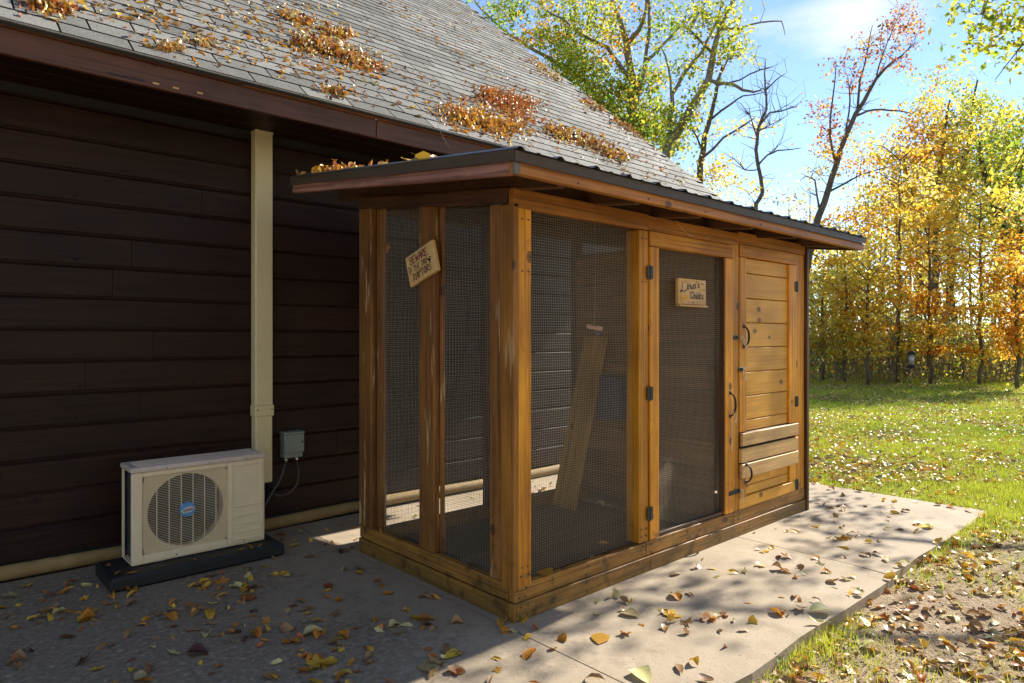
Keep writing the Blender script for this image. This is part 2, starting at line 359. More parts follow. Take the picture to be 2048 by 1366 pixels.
# ---------------------------------------------------------------- ground, patio
def gz(X, Y):
    X = np.asarray(X, float); Y = np.asarray(Y, float)
    t = np.clip((X-1.2)/2.8, 0, 1); base = -.058 + .042*t*t*(3-2*t)
    return base + .012*np.sin(X*1.7+Y*.6)*np.sin(Y*1.3-X*.4) + .004*np.sin(X*9+2)*np.sin(Y*8)
s = np.linspace(-1, 1, 261); g = 14*s + 500*s**7
GX, GY = np.meshgrid(g+4, g+0, indexing='ij'); GZ = gz(GX, GY)
GZ = np.where((GX > -8) & (GX < 3.95) & (GY > -.92) & (GY < 9), np.minimum(GZ, -.05), GZ)
GZ -= np.clip((np.hypot(GX, GY)-22)/100, 0, 3)
V = np.stack([GX, GY, GZ], -1).reshape(-1, 3); n_ = len(g)
i, j = np.meshgrid(np.arange(n_-1), np.arange(n_-1), indexing='ij'); a = (i*n_+j).ravel()
F = np.stack([a, a+n_, a+n_+1, a+1], 1)
ground = obj('ground', npmesh(V, F, smooth=True), M_soil); tag(ground, 'lawn and bare earth around the concrete patio', kind='structure')
patio = obj('patio', boxmesh(11.9, 3.03, .03, 0, M_dark), M_dark, None, Matrix.Translation((-2.0, .60, -.085))); tag(patio, 'concrete patio of large slabs beside the house', kind='structure')
def slab(x0, x1, y0, y1, seed):
    rs = random.Random(seed)
    bm = bmesh.new(); nx, ny = max(2, int((x1-x0)/.22)), max(2, int((y1-y0)/.22)); vv = {}
    for i in range(nx+1):
        for j in range(ny+1):
            x = x0+(x1-x0)*i/nx; y = y0+(y1-y0)*j/ny; z = 0
            if j == 0: y += rs.uniform(-.010, .016); z = -.008 - rs.random()*.006
            if i == nx and x1 > 3.9: x += rs.uniform(-.01, .012); z = -.006
            vv[i, j] = bm.verts.new((x, y, z))
    for i in range(nx):
        for j in range(ny): bm.faces.new((vv[i, j], vv[i+1, j], vv[i+1, j+1], vv[i, j+1]))
    edge = [e for e in bm.edges if e.is_boundary]
    r = bmesh.ops.extrude_edge_only(bm, edges=edge)
    for v in r['geom']:
        if isinstance(v, bmesh.types.BMVert): v.co.z -= .11; v.co.x += rs.uniform(-.004, .004); v.co.y += rs.uniform(-.01, .01)
    bmesh.ops.recalc_face_normals(bm, faces=bm.faces)
    return frombm(bm)
G = .0035
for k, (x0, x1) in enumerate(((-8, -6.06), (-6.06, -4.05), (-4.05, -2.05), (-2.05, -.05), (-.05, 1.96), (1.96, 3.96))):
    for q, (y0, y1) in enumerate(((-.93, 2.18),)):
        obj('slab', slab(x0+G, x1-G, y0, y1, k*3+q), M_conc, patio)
# ---------------------------------------------------------------- house
WY = 2.2
house = empty('house', (0, WY, 0), 'large dark brown timber house with a steep leaf-strewn shingle roof', 'house')
bx('wall', -6.5, 4.35, WY+.03, WY+.2, -.05, 2.72, M_dark, house, bev=0)
bx('wall', -6.5, 4.35, 9.6, 9.8, -.05, 2.72, M_side, house, bev=0)
for X in (-6.5, 4.25): # gable ends
    bm = bmesh.new(); ps = [(WY+.2, -.05), (9.6, -.05), (9.6, 2.72), (7.0-.2, 6.95), (5.9, 6.3), (WY+.2, 3.1)]
    a = [bm.verts.new((X, y, z)) for y, z in ps]; b_ = [bm.verts.new((X+.1, y, z)) for y, z in ps]
    bm.faces.new(a); bm.faces.new(b_[::-1])
    for k in range(6): bm.faces.new((a[k], a[k-1], b_[k-1], b_[k]))
    bmesh.ops.recalc_face_normals(bm, faces=bm.faces); obj('wall', frombm(bm), M_side, house)
def siding(x0, x1, z0, h=.179):
    prof = [(.030, 0), (.0, .001), (-.002, .006), (-.001, h-.022), (.006, h-.015), (.013, h-.008), (.013, h+.002), (.030, h+.002)]
    L = x1-x0; bm = bmesh.new(); A = [bm.verts.new((-L/2, y, z-h/2)) for y, z in prof]; B = [bm.verts.new((L/2, y, z-h/2)) for y, z in prof]
    bm.faces.new(A); bm.faces.new(B[::-1])
    for k in range(len(prof)): bm.faces.new((A[k-1], A[k], B[k], B[k-1]))
    bmesh.ops.recalc_face_normals(bm, faces=bm.faces)
    o = obj('siding_plank', frombm(bm), M_side, house, Matrix.Translation(((x0+x1)/2, WY-.0, z0+h/2)) @ Matrix.Rotation(random.uniform(-.0008, .0008), 4, 'Y'))
rj = random.Random(5)
for k in range(14):
    z0 = .097+.179*k; cuts = [-6.5, rj.uniform(-3.6, -2.2), rj.uniform(-1.3, -.1), rj.uniform(1.2, 3.1), 4.35]
    if k == 6: cuts[2] = -.93
    if k == 2: cuts[2] = .28
    for a, b_ in zip(cuts, cuts[1:]): siding(a+.0012, b_-.0012, z0)
tn_ = TB()
for k in range(14):
    for x in [-6.2+.61*j for j in range(17)]:
        tn_.tube([(x+rj.uniform(-.02, .02), WY-.0025, .125+.179*k), (x, WY-.0045, .125+.179*k)], .0042, 6)
obj('nail_heads', tn_.mesh(), M_side, house)['kind'] = 'stuff'
# rounded tan foundation ledge
t_ = TB(); pts = []
for k in range(60):
    x = -6.5+10.9*k/59; pts.append((x, WY-.015+.006*math.sin(x*3.1), .045+.006*math.sin(x*2.3)))
t_.tube(pts, .040, 12); obj('foundation_ledge', t_.mesh(), M_tan, house)
# soffit boards
PITCH = .84; EY = 1.6; EZ = 2.77
for k in range(4):
    y0 = 1.64+.14*k; bx('soffit_board', -6.5, 4.6, y0, y0+.137, 2.655, 2.672, M_side, house)
# fascia
for a, b_ in ((-6.5, -1.9), (-1.9, .245), (.25, 2.6), (2.605, 4.6)):
    bx('fascia_board', a+.001, b_, EY+.006, EY+.036, 2.600, 2.722, M_eave, house, bev=.003)
for a, b_, m_ in ((-6.5, -2.6, M_eavet), (-2.6, -.62, M_eavet), (-.62, 1.4, M_trimlit), (1.4, 4.6, M_trimlit)):  # right half takes the copy with bounce light in its colour
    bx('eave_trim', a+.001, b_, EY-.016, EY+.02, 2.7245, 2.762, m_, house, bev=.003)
# peeled bits on the fascia, worn spots
for (px_, py_) in ((222, 146), (236, 150), (252, 153), (268, 156), (283, 160), (312, 167), (352, 176), (400, 186)):
    p = on(1, EY+.004, px_, py_)
    o = obj('peeled_spot', boxmesh(.03, .003, .009, .001, M_sign if px_ > 300 else M_ink), None, house, Matrix.Translation((p.x, EY+.0045, p.z)))
# roof deck + shingles
th = math.atan(PITCH); RN = Vector((0, -math.sin(th), math.cos(th))); RU = Vector((0, math.cos(th), math.sin(th)))
E0 = Vector((0, EY-.03, EZ-.005-.03*PITCH))
def rp(x, s_, h=0): return Vector((x, 0, 0)) + E0 + RU*s_ + RN*h
def roofhit(px_, py_, h=.012):
    r = P(px_, py_, 1)-CAM; d = (E0+RN*h-CAM).dot(RN)/r.dot(RN); p = CAM+r*d; return p.x, (p-E0).dot(RU)
bm = bmesh.new(); SL = 7.15
vs_ = [bm.verts.new(rp(x, s_, h)) for h in (-.002, -.022) for x, s_ in ((-6.6, 0), (4.6, 0), (4.6, SL), (-6.6, SL))]
rz = rp(0, SL).z; ry = rp(0, SL).y
for f in ((0, 1, 2, 3), (7, 6, 5, 4), (0, 4, 5, 1), (1, 5, 6, 2), (3, 7, 4, 0)): bm.faces.new([vs_[k] for k in f])
bk = [bm.verts.new((x, ry+(ry-EY), EZ-.1)) for x in (-6.6, 4.6)]; bm.faces.new((vs_[3], vs_[2], bk[1], bk[0])); 
roof = obj('roof', frombm(bm), M_dark, house)
# rake board
board('rake_board', rp(4.585, .0, -.11), rp(4.585, SL, -.11), .17, .03, RN, M_eave, house)
def shing_mesh(w_, seed):
    rs = random.Random(seed); ex = .143; bm = bmesh.new(); t0 = .006
    zz = [rs.uniform(-.0006, .0012) for _ in range(2)]
    pr = []
    for sx_ in (-1, 1):
        x = sx_*w_/2; e = zz[0 if sx_ < 0 else 1]
        pr.append([(x, 0, .001), (x, 0+rs.uniform(-.0015, .0015), .0125+e), (x, ex+.03, .006), (x, ex+.03, .0005)])
    A, B = [[bm.verts.new(q) for q in p_] for p_ in pr]
    bm.faces.new(A); bm.faces.new(B[::-1])
    for k in range(4): bm.faces.new((A[k-1], A[k], B[k], B[k-1]))
    bmesh.ops.recalc_face_normals(bm, faces=bm.faces)
    me = frombm(bm); at = me.attributes.new('tint', 'FLOAT_COLOR', 'FACE'); v = rs.uniform(-.02, .12)
    for d in at.data: d.color = (v, v, v, 1)
    me.materials.append(M_shing); me.materials.append(M_dark)
    for p_ in me.polygons:
        if abs(p_.normal.z) < .5: p_.material_index = 1
    return me
SW = .31; variants = [shing_mesh(SW-.010, k) for k in range(10)]
RM = Matrix((Vector((1, 0, 0)), RU, RN)).transposed().to_4x4()
cand = []
ncourse = int(SL/.143)
for c in range(ncourse):
    o_ = [0, .155, .07, .22, .12, .27][c % 6] + rj.uniform(-.012, .012); s_ = c*.143
    x = -4.6+o_
    while x < 4.58:
        xe = min(x+SW, 4.62); p = rp((x+xe)/2, s_+.07); q = ndc(p)
        vis = 1 if (-60 < q[0] < 1500 and -60 < q[1] < 420) else 0
        if xe-x > SW-.01: cand.append((-vis, q[2], x+SW/2, s_))
        x += SW
cand.sort()
rest = bmesh.new(); tints = []
for k, (nv, d, x, s_) in enumerate(cand):
    M = Matrix.Translation(rp(x, s_, 0)) @ RM
    if k < 300: obj('shingle', variants[k % 10], None, roof, M)
    else:
        me = variants[(k*7) % 10]; tmp = [rest.verts.new(M @ v.co) for v in me.vertices]
        for p_ in me.polygons: fc_ = rest.faces.new([tmp[i] for i in p_.vertices]); fc_.material_index = p_.material_index; tints.append(rj.uniform(-.08, .55))
me = frombm(rest); at = me.attributes.new('tint', 'FLOAT_COLOR', 'FACE')
# one tint per shingle (6 faces each)
tn = np.repeat(np.array(tints)[::6], 6)[:len(me.polygons)]; at.data.foreach_set('color', np.stack([tn, tn, tn, np.ones_like(tn)], 1).astype(np.float32).ravel())
me.materials.append(M_shing); me.materials.append(M_dark); o = obj('shingle', me, None, roof); o['kind'] = 'stuff'
# edge starter strip
bx('starter_strip', -6.6, 4.62, E0.y-.012, E0.y+.05, E0.z-.004, E0.z+.004, M_shing, roof, bev=.001)
# ---------------------------------------------------------------- chicken coop
CL, CW = 2.96, 1.39
coop = empty('chicken_coop', (0, 0, 0), 'orange stained timber chicken coop with wire mesh panels and a brown metal roof', 'chicken coop')
# base boards (two courses)
bx('base_board', .012, CL, -.004, .034, .0, .083, M_base, coop)
bx('base_board', -.004, .034, .036, CW, .0, .083, M_base, coop)
bx('corner_block', -.004, .010, -.004, .034, .0, .083, M_base, coop)
bx('base_board', .006, .99, .004, .045, .086, .160, M_base, coop)
bx('base_board', .994, 1.93, .004, .045, .086, .166, M_base, coop)
bx('base_board', 1.934, 2.95, .003, .045, .086, .168, M_base, coop)
bx('base_board', .004, .042, .048, CW, .086, .163, M_base, coop)
bx('base_board', .05, CL, CW-.04, CW, .0, .12, M_base, coop)
# front posts
bx('post', .030, .112, .002, .042, .150, 1.888, M_or, coop)
bx('post', -.002, .028, .0, .090, .140, 1.906, M_corner, coop)
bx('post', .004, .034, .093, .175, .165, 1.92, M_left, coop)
bx('post', .034, .09, .045, .13, .165, 1.92, M_in, coop)
bx('post', .930, 1.012, .004, .092, .166, 1.886, M_or, coop)
bx('post', 1.912, 1.990, .004, .090, .168, 1.955, M_or, coop)
bx('post', 2.815, 2.950, .006, .046, .168, 1.905, M_or, coop)
# front header, blocking above
bx('header_board', .0, 1.012, .000, .038, 1.889, 1.977, M_fasc, coop)
bx('header_board', 1.016, 1.98, .003, .04, 1.889, 1.972, M_fasc, coop)
bx('header_board', 1.984, 2.955, .001, .038, 1.908, 1.985, M_fasc, coop)
bx('blocking', .04, 2.93, .05, .08, 1.93, 2.075, M_raft, coop)
# left side posts
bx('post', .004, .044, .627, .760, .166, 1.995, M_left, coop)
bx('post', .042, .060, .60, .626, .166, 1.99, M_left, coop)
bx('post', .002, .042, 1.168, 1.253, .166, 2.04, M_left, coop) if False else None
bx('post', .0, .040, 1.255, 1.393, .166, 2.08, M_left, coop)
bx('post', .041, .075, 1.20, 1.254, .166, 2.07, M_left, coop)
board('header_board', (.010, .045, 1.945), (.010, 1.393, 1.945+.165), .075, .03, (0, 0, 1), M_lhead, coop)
# back structure
for x0 in (.0, .93, 1.83, 2.87): bx('post', x0+.003, x0+.09, CW-.085, CW-.045, .12, 2.15, M_in, coop)
bx('header_board', .0, CL, CW-.04, CW, 2.06, 2.15, M_in, coop)
# floor framing seen inside
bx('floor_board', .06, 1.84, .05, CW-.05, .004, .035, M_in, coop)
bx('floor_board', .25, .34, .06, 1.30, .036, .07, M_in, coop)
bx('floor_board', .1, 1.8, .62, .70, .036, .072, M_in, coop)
# hen house box: partition, back, right end, floor
for k in range(12):
    z0 = .12+.165*k
    if z0+.16 > 2.08: break
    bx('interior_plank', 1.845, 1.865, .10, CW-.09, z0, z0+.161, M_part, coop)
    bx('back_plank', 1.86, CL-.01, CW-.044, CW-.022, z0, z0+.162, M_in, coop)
for k in range(13):
    z0 = .02+.158*k
    board('end_plank', (CL+.004+.004, -.012, z0+.079), (CL+.008, CW, z0+.079), .168, .014, (-.05, 0, 1), M_raft, coop)
bx('corner_trim', 2.953, 2.985, -.016, .004, .0, 1.99, M_raft, coop)
# wire panels
def wires(name, O, U, L, top, mat, parent, NRM, step=.0127, r=.00050, wave=.004, bot=0, wscale=1.0, label=None, seed=0):
    rs = np.random.RandomState(seed); V, F = [], []; b = 0
    O, U, NRM = Vector(O), Vector(U), Vector(NRM); ph = rs.rand(4)*6
    def wp(u, z):
        return (wave*(math.sin(u*5.1+ph[0]+z*1.3)*.6+math.sin(z*6.3+ph[1]+u*2)*.8), wave*.9*(math.sin(z*4.7*wscale+ph[2]+u*1.7)+.5*math.sin(z*11+ph[3])))
    def addline(pts, side):
        nonlocal b
        for p_ in pts:
            for k in range(3):
                a = 2.094*k+.5; V.append(p_ + side*(math.cos(a)*r*1.15) + NRM*(math.sin(a)*r*1.15))
        for i in range(len(pts)-1):
            for k in range(3):
                k2 = (k+1) % 3; F.append((b+i*3+k, b+i*3+k2, b+i*3+3+k2, b+i*3+3+k))
        b += len(pts)*3
    Z = Vector((0, 0, 1)); nu = int(L/step); H = max(top(0), top(L))
    for i in range(nu+1):
        u = i*step; h = top(u); n = 15; pts = []
        for k in range(n+1):
            z = bot+(h-bot)*k/n; wn, ws = wp(u, z); pts.append(O+U*(u+ws*.3)+Z*z+NRM*wn)
        addline(pts, U)
    for i in range(int((H-bot)/step)+1):
        z = bot+i*step; n = 14; pts = []
        for k in range(n+1):
            u = L*k/n
            if z > top(u)+step: continue
            wn, ws = wp(u, z); pts.append(O+U*u+Z*(z+ws)+NRM*(wn+r))
        if len(pts) > 1: addline(pts, Z)
    me = npmesh(np.array([tuple(v) for v in V]), np.array(F))
    o = obj(name, me, mat, parent, None, label); o['kind'] = 'stuff'; return o
wires('wire_mesh', (.11, .055, .155), (1, 0, 0), .83, lambda u: 1.74, M_wire, coop, (0, -1, 0), seed=1, wave=.006)
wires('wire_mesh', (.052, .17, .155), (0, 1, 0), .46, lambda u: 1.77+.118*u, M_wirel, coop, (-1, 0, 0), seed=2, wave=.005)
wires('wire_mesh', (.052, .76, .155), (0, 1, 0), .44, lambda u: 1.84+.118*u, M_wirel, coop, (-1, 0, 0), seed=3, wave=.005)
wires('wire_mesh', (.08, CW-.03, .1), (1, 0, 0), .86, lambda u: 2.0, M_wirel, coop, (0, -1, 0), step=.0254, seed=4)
# roof structure
RF = lambda y: 2.035+.12*(y+.3)     # sheet underside
OX0, OX1, OY0, OY1 = -.27, 3.27, -.30, 1.727
bx('fascia_board', OX0+.001, OX1, OY0, OY0+.036, 1.943, 2.028, M_fasc, coop)
for xx, mm in ((OX0-.0, M_fascl), (OX1-.036, M_raft)):
    board('fascia_board', (xx+.018-.001, OY0+.037, 1.985), (xx+.017, OY1, 1.985+.12*(OY1-OY0)), .084, .034, (0, 0, 1), mm, coop)
bx('corner_cap', OX0-.004, OX0+.028, OY0-.004, OY0+.004+.01, 1.940, 1.99, M_drip, coop, bev=.001)
for x0 in (.02, .55, 1.10, 1.66, 2.22, 2.88):
    board('rafter', (x0+.019, OY0+.038, 1.979), (x0+.019, OY1-.03, 1.979+.12*(OY1-OY0-.07)), .085, .038, (0, 0, 1), M_raft, coop)
for y0 in (-.22, .25, .72, 1.2):
    board('purlin', (OX0+.04, y0, RF(y0)-.0115), (OX1-.04, y0, RF(y0)-.0115), .07, .017, (0, 1, .12), M_raft, coop)
# ribbed metal sheet
bm = bmesh.new(); prof = []; x = OX0-.012; pitch = .2275; k = 0
xs = []
while x < OX1+.012:
    for dx, h in ((0, 0), (.016, .012), (.034, .012), (.050, 0), (.115, .0), (.119, .004), (.131, .004), (.135, 0)):
        if x+dx < OX1+.014: xs.append((x+dx, h))
    x += pitch
xs.append((OX1+.014, 0))
up_ = Vector((0, -.12, 1)).normalized(); rows = []
for y in (OY0-.022, OY1+.01):
    rows.append([bm.verts.new((x, y, RF(y)+.002+h)) for x, h in xs])
rows2 = [[bm.verts.new(v.co-Vector((0, 0, .0012))) for v in r_] for r_ in rows]
for k in range(len(xs)-1):
    bm.faces.new((rows[0][k], rows[0][k+1], rows[1][k+1], rows[1][k])); bm.faces.new((rows2[0][k+1], rows2[0][k], rows2[1][k], rows2[1][k+1]))
    bm.faces.new((rows2[0][k], rows2[0][k+1], rows[0][k+1], rows[0][k]))
metal = obj('metal_roof', frombm(bm), M_rib, coop)
# drip edges: front, left, right
def dripbm(pts2, L):
    bm = bmesh.new(); A = [bm.verts.new((0, y, z)) for y, z in pts2]; B = [bm.verts.new((L, y, z)) for y, z in pts2]
    for k in range(len(pts2)-1): bm.faces.new((A[k], A[k+1], B[k+1], B[k]))
    r_ = bmesh.ops.solidify(bm, geom=bm.faces[:], thickness=.0015); return frombm(bm)
dpr = [(.05, .003), (-.008, -.003), (-.007, -.045), (-.012, -.050)]
obj('drip_edge', dripbm(dpr, OX1-OX0+.012), M_drip, metal, Matrix.Translation((OX0-.006, OY0, RF(OY0))))
sl = math.atan(.12); Ls = (OY1-OY0+.02)/math.cos(sl)
Mx = Matrix((Vector((0, math.cos(sl), math.sin(sl))), Vector((1, 0, 0)), Vector((0, -math.sin(sl), math.cos(sl))))).transposed().to_4x4()
obj('drip_edge', dripbm([(.04, .006), (-.010, .004), (-.009, -.042), (-.014, -.047)], Ls), M_drip, metal, Matrix.Translation((OX0, OY0-.01, RF(OY0-.01))) @ Mx)
Mx2 = Matrix((Vector((0, math.cos(sl), math.sin(sl))), Vector((-1, 0, 0)), Vector((0, -math.sin(sl), math.cos(sl))))).transposed().to_4x4()
obj('drip_edge', dripbm([(.04, .006), (-.010, .004), (-.009, -.042), (-.014, -.047)], Ls), M_drip, metal, Matrix.Translation((OX1, OY0-.01, RF(OY0-.01))) @ Mx2)
# screen door
door = bx('screen_door', 1.020, 1.106, -.004, .036, .170, 1.800, M_or, coop, label='tall wire mesh door')
bx('rail', 1.020, 1.906, -.004, .036, 1.803, 1.886, M_or, door)
bx('stile', 1.815, 1.906, -.004, .036, .170, 1.800, M_or, door)
bx('rail', 1.108, 1.813, .012, .040, .168, .19, M_in, door)
bx('trim', 1.802, 1.812, .0, .05, .19, 1.80, M_raft, door)
wires('wire_mesh', (1.10, .038, .175), (1, 0, 0), .71, lambda u: 1.63, M_wire, door, (0, -1, 0), seed=5, wave=.007, wscale=1.4)
def hinge(x, z, parent, y=-.004):
    bm = bmesh.new()
    for sx_ in (-1, 1):
        pts = []
        for a in range(9):
            an = math.pi*(a/8)-math.pi/2
            pts.append((sx_*(.010+.014*math.cos(an)**.6 if abs(math.cos(an)) > 1e-6 else sx_*.010), .026*math.sin(an)+ (0.008 if math.sin(an) > 0 else -.008)))
        pts = [(sx_*.002, -.038), (sx_*.02, -.038), (sx_*.026, -.030), (sx_*.026, .030), (sx_*.02, .038), (sx_*.002, .038)]
        A = [bm.verts.new((a, 0, b_)) for a, b_ in pts]; B = [bm.verts.new((a, -.0035, b_)) for a, b_ in pts]
        bm.faces.new(A); bm.faces.new(B)
        for k in range(len(A)): bm.faces.new((A[k-1], A[k], B[k], B[k-1]))
        for zz in (-.024, 0, .024): bmesh.ops.create_cone(bm, cap_ends=True, segments=6, radius1=.003, radius2=.002, depth=.002, matrix=Matrix.Translation((sx_*.015, -.0045, zz)) @ Matrix.Rotation(math.pi/2, 4, 'X'))
    bmesh.ops.create_cone(bm, cap_ends=True, segments=8, radius1=.0038, radius2=.0038, depth=.078, matrix=Matrix.Translation((0, -.004, 0)))
    bmesh.ops.recalc_face_normals(bm, faces=bm.faces)
    obj('hinge', frombm(bm), M_hinge, parent, Matrix.Translation((x, y, z)))
for z in (1.655, .984, .319): hinge(1.016, z, door, -.0045)
def handle(x, y, z, h, parent, side=1):
    t = TB(); pts = []
    for k in range(13):
        u = k/12; pts.append((x+side*.010*math.sin(u*math.pi)+.004*math.sin(u*9), y-.004-.032*math.sin(u*math.pi)**.6, z-h/2+h*u))
    t.tube(pts, [.0042+.003*math.sin(k/12*math.pi) for k in range(13)], 8)
    o = obj('handle', t.mesh(), M_black, parent)
    for q in (-1, 1): bx('handle_plate', x-.011, x+.011, y-.003, y, z+q*h/2-.013, z+q*h/2+.013, M_black, parent, bev=.001)
handle(1.868, -.004, .865, .15, door)
# solid doors
sdo = bx('solid_door', 2.0, 2.084, .0, .034, .672, 1.822, M_or, coop, label='upper plank door with dark hinges')
bx('rail', 2.0, 2.812, -.002, .032, 1.825, 1.904, M_or, sdo)
bx('stile', 2.698, 2.808, .0, .034, .672, 1.822, M_or, sdo)
bx('rail', 1.998, 2.80, -.022, -.002+.0, .583, .667, M_pale, sdo, label='weathered pale board')
bx('stop_board', 2.0, 2.80, -.0, .034, .583, .667, M_in, sdo)
zs = [.670, .745, .905, 1.065, 1.228, 1.392, 1.555, 1.722, 1.823]
for a, b_ in zip(zs, zs[1:]): bx('door_plank', 2.086, 2.696, .016, .034, a+.002, b_-.002, M_plank, sdo, bev=.004)
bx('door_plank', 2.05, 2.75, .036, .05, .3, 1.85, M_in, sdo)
bx('cross_board', 1.990, 2.80, -.018, .004, .475, .566, M_pale, coop, label='weathered pale board')
ldo = bx('lower_door', 1.990, 2.80, -.022, -.0, .374, .466, M_pale, coop, label='weathered pale lower hatch')
bx('stile', 1.992, 2.078, -.001, .030, .245, .372, M_or, ldo)
bx('stile', 2.705, 2.80, -.001, .030, .245, .466, M_or, ldo)
bx('rail', 1.992, 2.80, -.003, .030, .171, .243, M_plank, ldo)
bx('door_plank', 2.080, 2.703, .014, .03, .247, .306, M_plank, ldo); bx('door_plank', 2.080, 2.42, .014, .03, .310, .372, M_plank, ldo); bx('door_plank', 2.423, 2.703, .014, .03, .310, .372, M_plank, ldo)
bx('back_board', 2.0, 2.8, .036, .05, .17, .48, M_in, ldo)
for z in (1.666, .824): hinge(2.808, z, sdo, -.0015)
for z in (.425, .215): hinge(2.808, z, ldo, -.003)
handle(2.045, 0, 1.30, .135, sdo, 1); handle(2.035, -.024, .405, .115, ldo, 1)
def hasp(x0, x1, z, parent, y):
    bx('hasp', x0, x1, y-.004, y, z-.014, z+.014, M_black, parent, bev=.001)
    t = TB(); t.tube([(x1-.012+.011*math.cos(a), y-.004-.011*math.sin(a), z) for a in np.linspace(0, math.pi, 8)], .0028, 6); obj('staple', t.mesh(), M_black, parent)
hasp(1.895, 1.975, 1.293, coop, .002); hasp(1.975, 2.03, 1.085, sdo, 0); hasp(1.855, 1.99, .295, coop, -.004)
def carabiner(x, y, z, ang, label, L=.075, yaw=0):
    t = TB(); pts = []; r_ = .0125; n = 10
    for k in range(n+1): a = math.pi*k/n; pts.append((r_*math.cos(a), 0, r_*math.sin(a)))
    for k in range(n+1): a = math.pi+math.pi*k/n; pts.append((r_*.8*math.cos(a), 0, -L+2*r_+r_*.8*math.sin(a)))
    pts.append(pts[0]); t.tube(pts, .0032, 7, cap=False)
    g_ = Matrix.Translation((x, y, z)) @ Matrix.Rotation(yaw, 4, 'Z') @ Matrix.Rotation(ang, 4, 'Y')
    o = obj('carabiner', t.mesh(), M_steel, None, g_); tag(o, label, 'carabiner', 'steel carabiners locking the coop doors')
    t = TB(); t.tube([(r_, 0, -.004), (r_*.85, 0, -L*.55)], .0042, 8); obj('gate_sleeve', t.mesh(), M_steel, o)
    return o
carabiner(1.985, -.022, 1.292, rad(-48), 'silver carabiner hanging tilted from the topmost black hasp beside the curved handle', .10)
carabiner(2.025, -.012, 1.082, rad(-12), 'silver carabiner on the small black hasp halfway down the plank door', .085)
carabiner(1.876, -.030, .825, rad(-14), 'silver carabiner hanging from the screen door handle', .09)
carabiner(1.985, -.020, .292, rad(-14), 'silver carabiner on the lowest black hasp by the bottom hatch', .085)
t = TB()
for k in range(15): # chain below screen door handle
    z = .745-.013*k; c_ = Vector((1.874+.004*math.sin(k*.9), -.012, z)); q = k % 2
    t.tube([c_+Vector((.0035*math.cos(a)*(1-q), .0035*math.cos(a)*q, .0085*math.sin(a))) for a in np.linspace(0, 2*math.pi, 9)], .0012, 4, cap=False)
obj('chain', t.mesh(), M_steel, door)
# nail heads on the front boards
t = TB()
def nail(x, z, y): t.tube([(x, y, z), (x, y-.0015, z)], .0048, 6)
for x in (.05, .09, .95, .99): 
    for z in (.20, .24, 1.6, 1.84): nail(x+random.uniform(-.005, .005), z, .002)
for x in (.03, .08, .5, .96, 1.03, 1.4, 1.9, 2.0, 2.5, 2.9):
    for z in (.02, .062, .105, .143): nail(x+random.uniform(-.01, .01), z, -.004 if z < .08 else .003)
for x in (.1, .6, 1.1, 1.7, 2.3, 2.9): 
    for z in (1.96, 2.0): nail(x, z, OY0)
obj('nail_heads', t.mesh(), M_black, coop)['kind'] = 'stuff'
# hanging wires / cobweb strings under the roof
for pts in (((1352, 440), (1362, 455), (1378, 470), (1388, 472)), ((1448, 440), (1436, 458), (1424, 470), (1410, 478))):
    t = TB(); q = [on(1, -.03, *p_) for p_ in pts]; t.tube(q, .0012, 4); obj('loose_string', t.mesh(), M_wire, coop)
# inside: ramp, box, toy
rampo = board('ramp_board', on(0, 1.48, 1128, 1015)+Vector((.0, 0, .0)), on(0, 1.80, 1192, 674)  , .215, .03, (0, 1, 0), M_ramp, None)
tag(rampo, 'long pale plank leaning steeply inside the coop behind the front mesh', 'plank')
b0 = on(0, 1.82, 1208, 835); b1 = on(0, 1.82, 1252, 757)
bo = bx('feed_box', 1.72, 1.84, min(b0.y, b1.y), max(b0.y, b1.y), b0.z, b1.z, M_bluebox, None, .008); tag(bo, 'dark navy box mounted inside the coop behind the front mesh', 'box')
bx('lid', 1.715, 1.842, min(b0.y, b1.y)-.006, max(b0.y, b1.y)+.006, b1.z+.001, b1.z+.02, M_navy, bo, .004)
tp = P(1189, 655, 4.1); toy = empty('hanging_toy', tp, 'small pale pink and blue toy hanging behind the front mesh', 'toy')
t = TB(); t.tube([tp+Vector((-.055, .01, .008)), tp+Vector((-.02, 0, .002)), tp+Vector((-.005, 0, -.002))], [.013, .012, .010], 8); t.tube([tp+Vector((.0, 0, -.002)), tp+Vector((.03, -.01, -.004)), tp+Vector((.05, -.015, -.006))], [.011, .015, .013], 8)
obj('pink_block', t.mesh(), M_pink, toy)
t = TB(); t.tube([tp+Vector((.012, 0, -.03)), tp+Vector((.03, 0, -.045))], .009, 8); obj('blue_block', t.mesh(), M_tblue, toy)
t = TB(); t.tube([tp+Vector((0, 0, .01)), tp+Vector((.01, 0, .4)), tp+Vector((.0, .0, .76))], .001, 4); obj('cord', t.mesh(), M_wire, toy)
